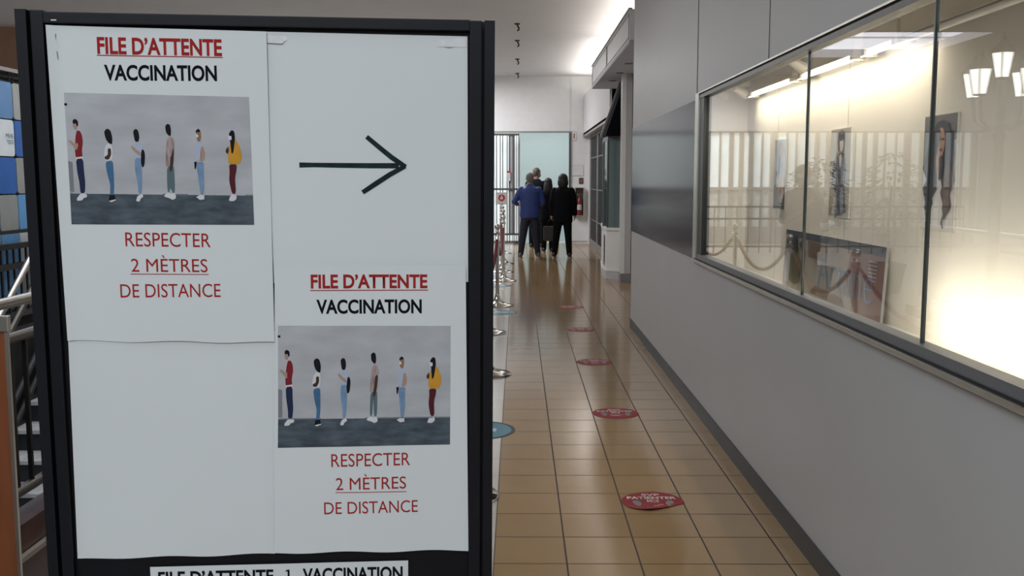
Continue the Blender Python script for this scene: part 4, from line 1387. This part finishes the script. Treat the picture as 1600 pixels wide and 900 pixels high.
def person(loc, rz, H, label, jacket, pants, hair, shoe, arms, stance, build=1.0, hair_style='short', jacket_len=0.80, group=None, collar=0.0, bald=False, face_turn=0.0):
    """faces +Y before the turn; arms: two lists shoulder->elbow->wrist (x mirrored by hand); stance: two foot (x,y)"""
    s = H / 1.75
    t = empty('person', loc, label, 'person', group, rot=(0, 0, rz))

    def S(p):
        return Vector((p[0] * s, p[1] * s, p[2] * s))
    B = build
    # body: one continuous skin surface
    bm = bmesh.new()
    ft = face_turn

    def hd(x, y, z):
        return (x * math.cos(ft) - y * math.sin(ft), x * math.sin(ft) + y * math.cos(ft), z)
    ell(bm, S(hd(0, 0.015, 1.645)), (0.074 * s, 0.093 * s, 0.105 * s), (0, 0, ft))
    ell(bm, S(hd(0, 0.035, 1.585)), (0.056 * s, 0.066 * s, 0.062 * s), (0, 0, ft))
    ell(bm, S(hd(0, 0.108, 1.620)), (0.014 * s, 0.020 * s, 0.026 * s), (0, 0, ft))
    ell(bm, S(hd(0, 0.094, 1.578)), (0.024 * s, 0.012 * s, 0.010 * s), (0, 0, ft))
    ell(bm, S(hd(0, 0.078, 1.545)), (0.026 * s, 0.022 * s, 0.018 * s), (0, 0, ft))
    for sx in (-1, 1):
        ell(bm, S(hd(sx * 0.077, 0.005, 1.630)), (0.012 * s, 0.020 * s, 0.032 * s), (0, 0, ft))
    limb(bm, [S((0, -0.01, 1.42)), S((0, 0.0, 1.58))], [0.062 * s, 0.053 * s])
    loft(bm, [(0, 0, z * s, rx * s * B, ry * s * B) for z, rx, ry in ((0.84, .14, .095), (0.92, .165, .115), (1.05, .14, .10), (1.2, .155, .11), (1.35, .175, .11), (1.43, .15, .09), (1.47, .07, .06))])
    wr = []
    for side, (sh, elb, wri, hdir) in zip((-1, 1), arms):
        limb(bm, [S(sh), S(elb), S(wri)], [0.046 * s, 0.037 * s, 0.026 * s])
        wv = S(wri)
        d = Vector(hdir).normalized()
        fwd = (S(wri) - S(elb)).normalized()
        palm = wv + d * 0.050 * s
        side_v = d.cross(Vector((0, 1, 0)) if abs(d.y) < 0.7 else Vector((0, 0, 1))).normalized()
        if abs(side_v.y) < abs(side_v.x) and abs(d.z) > 0.7:
            side_v = Vector((0, 1, 0))
        nrm = d.cross(side_v).normalized()
        limb(bm, [wv, palm], [0.024 * s, 0.030 * s], 10)
        for k in range(-1, 3):
            q = palm + side_v * (k - 0.5) * 0.018 * s
            ln = (0.068, 0.078, 0.072, 0.056)[k + 1] * s
            m1 = q + d * ln * 0.55
            m2 = m1 + (d * 0.8 - nrm * side * 0.5).normalized() * ln * 0.55
            limb(bm, [q, m1, m2], [0.0105 * s, 0.0095 * s, 0.008 * s], 8)
        th = wv + d * 0.02 * s
        limb(bm, [th + side_v * 0.018 * s, th + side_v * 0.045 * s + d * 0.03 * s, th + side_v * 0.050 * s + d * 0.058 * s], [0.012 * s, 0.0105 * s, 0.009 * s], 8)
    for side, (fx, fy) in zip((-1, 1), stance):
        hipx = side * 0.09
        kx, ky = (hipx + fx) / 2, fy / 2 + 0.015
        limb(bm, [S((hipx, 0, 0.88)), S((kx, ky, 0.48)), S((fx, fy, 0.09))], [0.082 * s * B, 0.054 * s, 0.038 * s])
        ell(bm, S((fx * 1.05, fy + 0.055, 0.045)), (0.038 * s, 0.11 * s, 0.032 * s))
    link('body', remeshed(bm, 0.0085, 2), SKIN, t)
    # clothes
    bm = bmesh.new()
    jl = jacket_len
    loft(bm, [(0, 0, z * s, rx * s * B, ry * s * B) for z, rx, ry in ((jl, .196, .142), (jl + 0.06, .200, .148), (1.0, .192, .145), (1.12, .190, .142), (1.25, .198, .142), (1.36, .200, .135), (1.43, .165, .115), (1.475, .098, .088), (1.505 + collar, .073, .076))])
    for (sh, elb, wri, hdir) in arms:
        cuff = S(elb).lerp(S(wri), 0.94)
        limb(bm, [S((sh[0] * 0.92 * B, sh[1], sh[2] - 0.005)), S(elb), cuff], [0.072 * s * B, 0.061 * s, 0.046 * s])
    jk = link('jacket', remeshed(bm, 0.013, 5), jacket, t)
    bm = bmesh.new()
    loft(bm, [(0, 0, z * s, rx * s * B, ry * s * B) for z, rx, ry in ((0.80, .17, .118), (0.90, .178, .128), (1.0, .165, .12))])
    for side, (fx, fy) in zip((-1, 1), stance):
        hipx = side * 0.088
        kx, ky = (hipx + fx) / 2, fy / 2 + 0.012
        limb(bm, [S((hipx, 0, 0.85)), S((kx, ky, 0.48)), S((fx, fy - 0.005, 0.085))], [0.101 * s * B, 0.074 * s * B, 0.060 * s])
    link('trousers', remeshed(bm, 0.012, 4), pants, t)
    for side, (fx, fy) in zip((-1, 1), stance):
        bm = bmesh.new()
        ell(bm, S((fx * 1.05, fy + 0.035, 0.050)), (0.047 * s, 0.135 * s, 0.046 * s))
        ell(bm, S((fx * 1.05, fy - 0.035, 0.060)), (0.044 * s, 0.070 * s, 0.060 * s))
        o = link('shoe', remeshed(bm, 0.010, 2), shoe, t)
        bm = bmesh.new()
        pts = [(fx * 1.05 * s + 0.050 * s * math.cos(a), (fy + 0.03) * s + 0.142 * s * math.sin(a)) for a in [2 * PI * k / 24 for k in range(24)]]
        lo = [bm.verts.new((x, y, 0.0)) for x, y in pts]
        hi = [bm.verts.new((x, y, 0.026 * s)) for x, y in pts]
        bm.faces.new(lo[::-1])
        bm.faces.new(hi)
        for k in range(24):
            bm.faces.new([lo[k], lo[(k + 1) % 24], hi[(k + 1) % 24], hi[k]])
        fin('sole', bm, mat('shoe_sole', (0.35, 0.34, 0.33), 0.6), o)
    bm = bmesh.new()
    if hair_style == 'short':
        ell(bm, S(hd(0, -0.006, 1.665)), (0.084 * s, 0.094 * s, 0.094 * s))
        ell(bm, S(hd(0, -0.035, 1.615)), (0.072 * s, 0.062 * s, 0.075 * s))
    elif hair_style == 'crop':
        ell(bm, S(hd(0, -0.004, 1.662)), (0.080 * s, 0.094 * s, 0.092 * s))
        ell(bm, S(hd(0, -0.03, 1.62)), (0.070 * s, 0.060 * s, 0.070 * s))
    elif hair_style == 'bob':
        ell(bm, S((0, -0.008, 1.655)), (0.104 * s, 0.108 * s, 0.106 * s))
        ell(bm, S((0, -0.045, 1.570)), (0.112 * s, 0.080 * s, 0.125 * s))
        for sx in (-1, 1):
            ell(bm, S((sx * 0.075, 0.0, 1.575)), (0.038 * s, 0.058 * s, 0.095 * s))
    else:
        ell(bm, S((0, -0.006, 1.660)), (0.094 * s, 0.104 * s, 0.100 * s))
        ell(bm, S((0, -0.055, 1.520)), (0.105 * s, 0.070 * s, 0.190 * s))
        for sx in (-1, 1):
            ell(bm, S((sx * 0.072, -0.012, 1.52)), (0.036 * s, 0.050 * s, 0.15 * s))
    link('hair', remeshed(bm, 0.009, 3), hair, t)
    # eyes and mask
    for sx in (-1, 1):
        bm = bmesh.new()
        ell(bm, S(hd(sx * 0.030, 0.098, 1.645)), (0.011 * s, 0.008 * s, 0.007 * s), seg=10)
        fin('eye', bm, mat('eye_dark', (0.05, 0.04, 0.035), 0.3), t, smooth=True)
    bm = bmesh.new()
    ell(bm, S(hd(0, 0.072, 1.585)), (0.052 * s, 0.058 * s, 0.045 * s))
    fin('face_mask', bm, mat('mask_blue', (0.45, 0.60, 0.70), 0.7), t, smooth=True)
    return t


NAVY = mat('trouser_navy', (0.012, 0.016, 0.035), 0.7, noise=0.2, scale=30)
BLUEJ = mat('jacket_blue', (0.022, 0.048, 0.21), 0.55, noise=0.12, scale=12, bump=0.3)
BLKJ = mat('coat_black', (0.0045, 0.0055, 0.008), 0.85, noise=0.2, scale=14, bump=0.3, spec=0.15)
BLKP = mat('trouser_black', (0.004, 0.005, 0.007), 0.8, noise=0.2, spec=0.15)
GHAIR = mat('hair_grey', (0.16, 0.15, 0.14), 0.7, noise=0.3, scale=60)
BHAIR = mat('hair_dark', (0.010, 0.009, 0.009), 0.55, noise=0.3, scale=60)
DHAIR = mat('hair_greybrown', (0.10, 0.085, 0.07), 0.7, noise=0.3, scale=60)
SHOE = mat('shoe_black', (0.02, 0.02, 0.022), 0.5)
SHOEG = mat('shoe_grey', (0.12, 0.12, 0.12), 0.6)
down = (0, 0.15, -1)


def arm(side, e, wv, h=down):
    return ((side * 0.185, 0, 1.405), (side * e[0], e[1], e[2]), (side * wv[0], wv[1], wv[2]), h)


person((0.245, 20.1, 0), math.radians(6), 1.72, 'person seen from behind in a royal blue jacket and navy trousers, grey hair', BLUEJ, NAVY, GHAIR, SHOEG,
       [arm(-1, (0.325, -0.02, 1.16), (0.24, 0.22, 1.10), (0.4, 1, 0)), arm(1, (0.265, -0.01, 1.14), (0.15, 0.24, 1.08), (-0.4, 1, 0))],
       [(-0.19, 0.0), (0.17, 0.02)], 1.06, 'short', 0.83, 'people queueing at the doorway', collar=0.02)
person((0.915, 20.1, 0), math.radians(-3), 1.70, 'person seen from behind in a long black coat and black trousers, thick dark bobbed hair', BLKJ, BLKP, BHAIR, SHOE,
       [arm(-1, (0.235, -0.01, 1.14), (0.235, 0.04, 0.90)), arm(1, (0.245, -0.01, 1.14), (0.25, 0.05, 0.90))],
       [(-0.17, 0.06), (0.14, 0.0)], 1.04, 'bob', 0.74, 'people queueing at the doorway')
person((0.43, 22.9, 0), math.radians(-8), 1.86, 'tall person with cropped grey-brown hair and dark clothes behind the blue jacket', BLKJ, BLKP, DHAIR, SHOE,
       [arm(-1, (0.235, -0.01, 1.14), (0.235, 0.05, 0.88)), arm(1, (0.235, -0.01, 1.14), (0.235, 0.05, 0.88))],
       [(-0.10, 0.0), (0.11, 0.05)], 1.02, 'crop', 0.78, 'people queueing at the doorway', face_turn=-0.6)
person((0.66, 21.6, 0), math.radians(4), 1.62, 'person in black with long dark hair between the blue jacket and the black coat', BLKJ, BLKP, BHAIR, SHOE,
       [arm(-1, (0.235, -0.01, 1.14), (0.22, 0.06, 0.90)), arm(1, (0.245, -0.01, 1.14), (0.26, 0.04, 0.88))],
       [(-0.09, 0.05), (0.09, 0.0)], 1.06, 'long', 0.76, 'people queueing at the doorway')
person((-0.62, 10.75, 0), math.radians(150), 1.74, 'person standing behind the notice board, seen only as a reflection in the display glass', mat('coat_taupe', (0.02, 0.019, 0.017), 0.9), BLKP, DHAIR, SHOE,
       [arm(-1, (0.30, 0.03, 1.17), (0.16, 0.22, 1.30), (0.4, 0.6, 1)), arm(1, (0.30, 0.03, 1.17), (0.16, 0.22, 1.30), (-0.4, 0.6, 1))],
       [(-0.12, 0.0), (0.12, 0.03)], 1.12, 'short', 0.80)
# bag of the person between, shoulder bag
t = empty('handbag', (0.685, 20.19, 0.34), 'dark handbag hanging low between the two people in black', 'bag')
bm = bmesh.new()
add_box(bm, -0.16, 0.16, -0.05, 0.05, 0.0, 0.30, 0, 0.03)
fin('bag_body', bm, mat('bag_dark', (0.03, 0.028, 0.03), 0.5), t)
tube('bag_handle', [(-0.09, 0, 0.29), (-0.07, 0, 0.40), (0, 0, 0.45), (0.07, 0, 0.40), (0.09, 0, 0.29)], 0.009, BLACK, t)
t = empty('wheeled_stool_base', (0.80, 25.6, 0), 'low chrome and black chair base on the floor of the bright room', 'chair base')
for k in range(5):
    a = 2 * PI * k / 5 + 0.3
    tube('leg', [(0, 0, 0.12), (0.24 * math.cos(a), 0.24 * math.sin(a), 0.06)], 0.014, METAL, t)
    lathe('caster', [(0, 0), (0.022, 0.005), (0.028, 0.028), (0.018, 0.05), (0, 0.055)], BLACK, t, c=(0.24 * math.cos(a), 0.24 * math.sin(a), 0.0), n=10)
tube('column', [(0, 0, 0.10), (0, 0, 0.42)], 0.022, METAL, t)
lathe('seat', [(0, 0.42), (0.17, 0.42), (0.19, 0.45), (0.18, 0.48), (0, 0.49)], BLACK, t)

# ------------------------------------------------------------------ HALL THINGS REFLECTED IN THE GLASS
def lantern(parent, c):
    x, y, z = c
    bm = bmesh.new()
    add_lathe(bm, [(0.10, 0.0), (0.055, -0.005), (0.0, 0.0)], (x, y, z + 0.20), 6)
    add_lathe(bm, [(0.115, 0.20), (0.09, 0.235), (0.05, 0.28), (0.018, 0.31), (0.018, 0.33), (0.008, 0.36), (0, 0.37)], (x, y, z), 6)
    add_lathe(bm, [(0, -0.02), (0.055, -0.01), (0.06, 0.0), (0, 0.0)], (x, y, z), 6)
    for k in range(6):
        a = 2 * PI * k / 6
        add_tube(bm, [(x + 0.06 * math.cos(a), y + 0.06 * math.sin(a), z), (x + 0.10 * math.cos(a), y + 0.10 * math.sin(a), z + 0.2)], 0.006, 6)
    o = fin('lantern', bm, mat('lamp_iron', (0.05, 0.05, 0.045), 0.5), parent)
    bm = bmesh.new()
    add_lathe(bm, [(0, 0.0), (0.056, 0.0), (0.095, 0.198), (0, 0.198)], (x, y, z), 6)
    fin('lamp_glass', bm, mat('lit_lamp_glass', (1.0, 0.98, 0.9), 0.5, noise=0, emit=5.0), o)


t = empty('street_lamp', (-1.62, 8.5, 0), 'indoor lamp post with five lit lanterns, seen reflected in the display glass', 'lamp')
IRON = mat('lamp_iron', (0.05, 0.05, 0.045), 0.5)
lathe('pole', [(0, 0), (0.16, 0), (0.16, 0.08), (0.10, 0.14), (0.07, 0.5), (0.05, 0.55), (0.04, 1.9), (0.055, 1.95), (0.035, 2.0), (0.03, 2.42), (0, 2.42)], IRON, t)
lantern(t, (0, 0, 2.44))
for k in range(4):
    a = PI / 4 + k * PI / 2 + 0.3
    cx, cy = 0.27 * math.cos(a), 0.27 * math.sin(a)
    tube('arm', [(0, 0, 2.05), (cx * 0.5, cy * 0.5, 2.0), (cx * 0.9, cy * 0.9, 2.08), (cx, cy, 2.27)], 0.014, IRON, t, n=8)
    lantern(t, (cx, cy, 2.29))


def plant(x, y, h, label, seed):
    rnd = random.Random(seed)
    t = empty('potted_tree', (x, y, 0), label, 'potted plant', 'potted trees in the hall')
    lathe('pot', [(0, 0), (0.17, 0), (0.23, 0.36), (0.25, 0.38), (0.25, 0.42), (0.21, 0.42), (0.20, 0.38), (0, 0.38)], mat('pot_grey', (0.3, 0.28, 0.25), 0.6), t)
    tube('trunk', [(0, 0, 0.38), (0.02, 0.01, h * 0.45), (-0.01, 0.02, h * 0.75)], [0.03, 0.022, 0.015], mat('bark', (0.12, 0.08, 0.05), 0.8), t)
    bm = bmesh.new()
    for k in range(420):
        a = rnd.uniform(0, 2 * PI)
        ph = rnd.uniform(-1, 1)
        r = 0.42 * math.sqrt(max(0, 1 - ph * ph)) * rnd.uniform(0.4, 1)
        c = Vector((r * math.cos(a), r * math.sin(a), h * 0.68 + ph * h * 0.30))
        d = Vector((math.cos(a), math.sin(a), rnd.uniform(-0.9, 0.3))).normalized()
        sd = d.cross(Vector((0, 0, 1))).normalized() * 0.024
        l = rnd.uniform(0.09, 0.15)
        up = Vector((0, 0, 0.012))
        vs = [bm.verts.new(c), bm.verts.new(c + d * l * 0.5 + sd + up), bm.verts.new(c + d * l), bm.verts.new(c + d * l * 0.5 - sd + up)]
        bm.faces.new(vs)
    fin('foliage', bm, mat('leaf_green', (0.10, 0.14, 0.06), 0.5, noise=0.4, scale=8), t, recalc=False)
    return t


plant(-1.55, 13.3, 1.9, 'leafy potted tree in the hall, the one nearer the rope posts, seen in the glass', 3)
plant(-2.75, 13.9, 2.0, 'leafy potted tree in the hall, farther from the rope posts, seen in glass', 5)
t = empty('hall_railing', (-4.2, 21.5, 0), 'dark low railing before the back-lit windows, seen in the glass', 'railing')
RD = mat('railing_brown', (0.16, 0.13, 0.10), 0.5)
for z in (0.12, 0.72, 0.98):
    box('rail', -3.0, 3.0, -0.02, 0.02, z, z + 0.04, RD, t)
for k in range(25):
    box('baluster', -3.0 + k * 0.245, -2.98 + k * 0.245, -0.01, 0.01, 0.0, 0.98, RD, t)
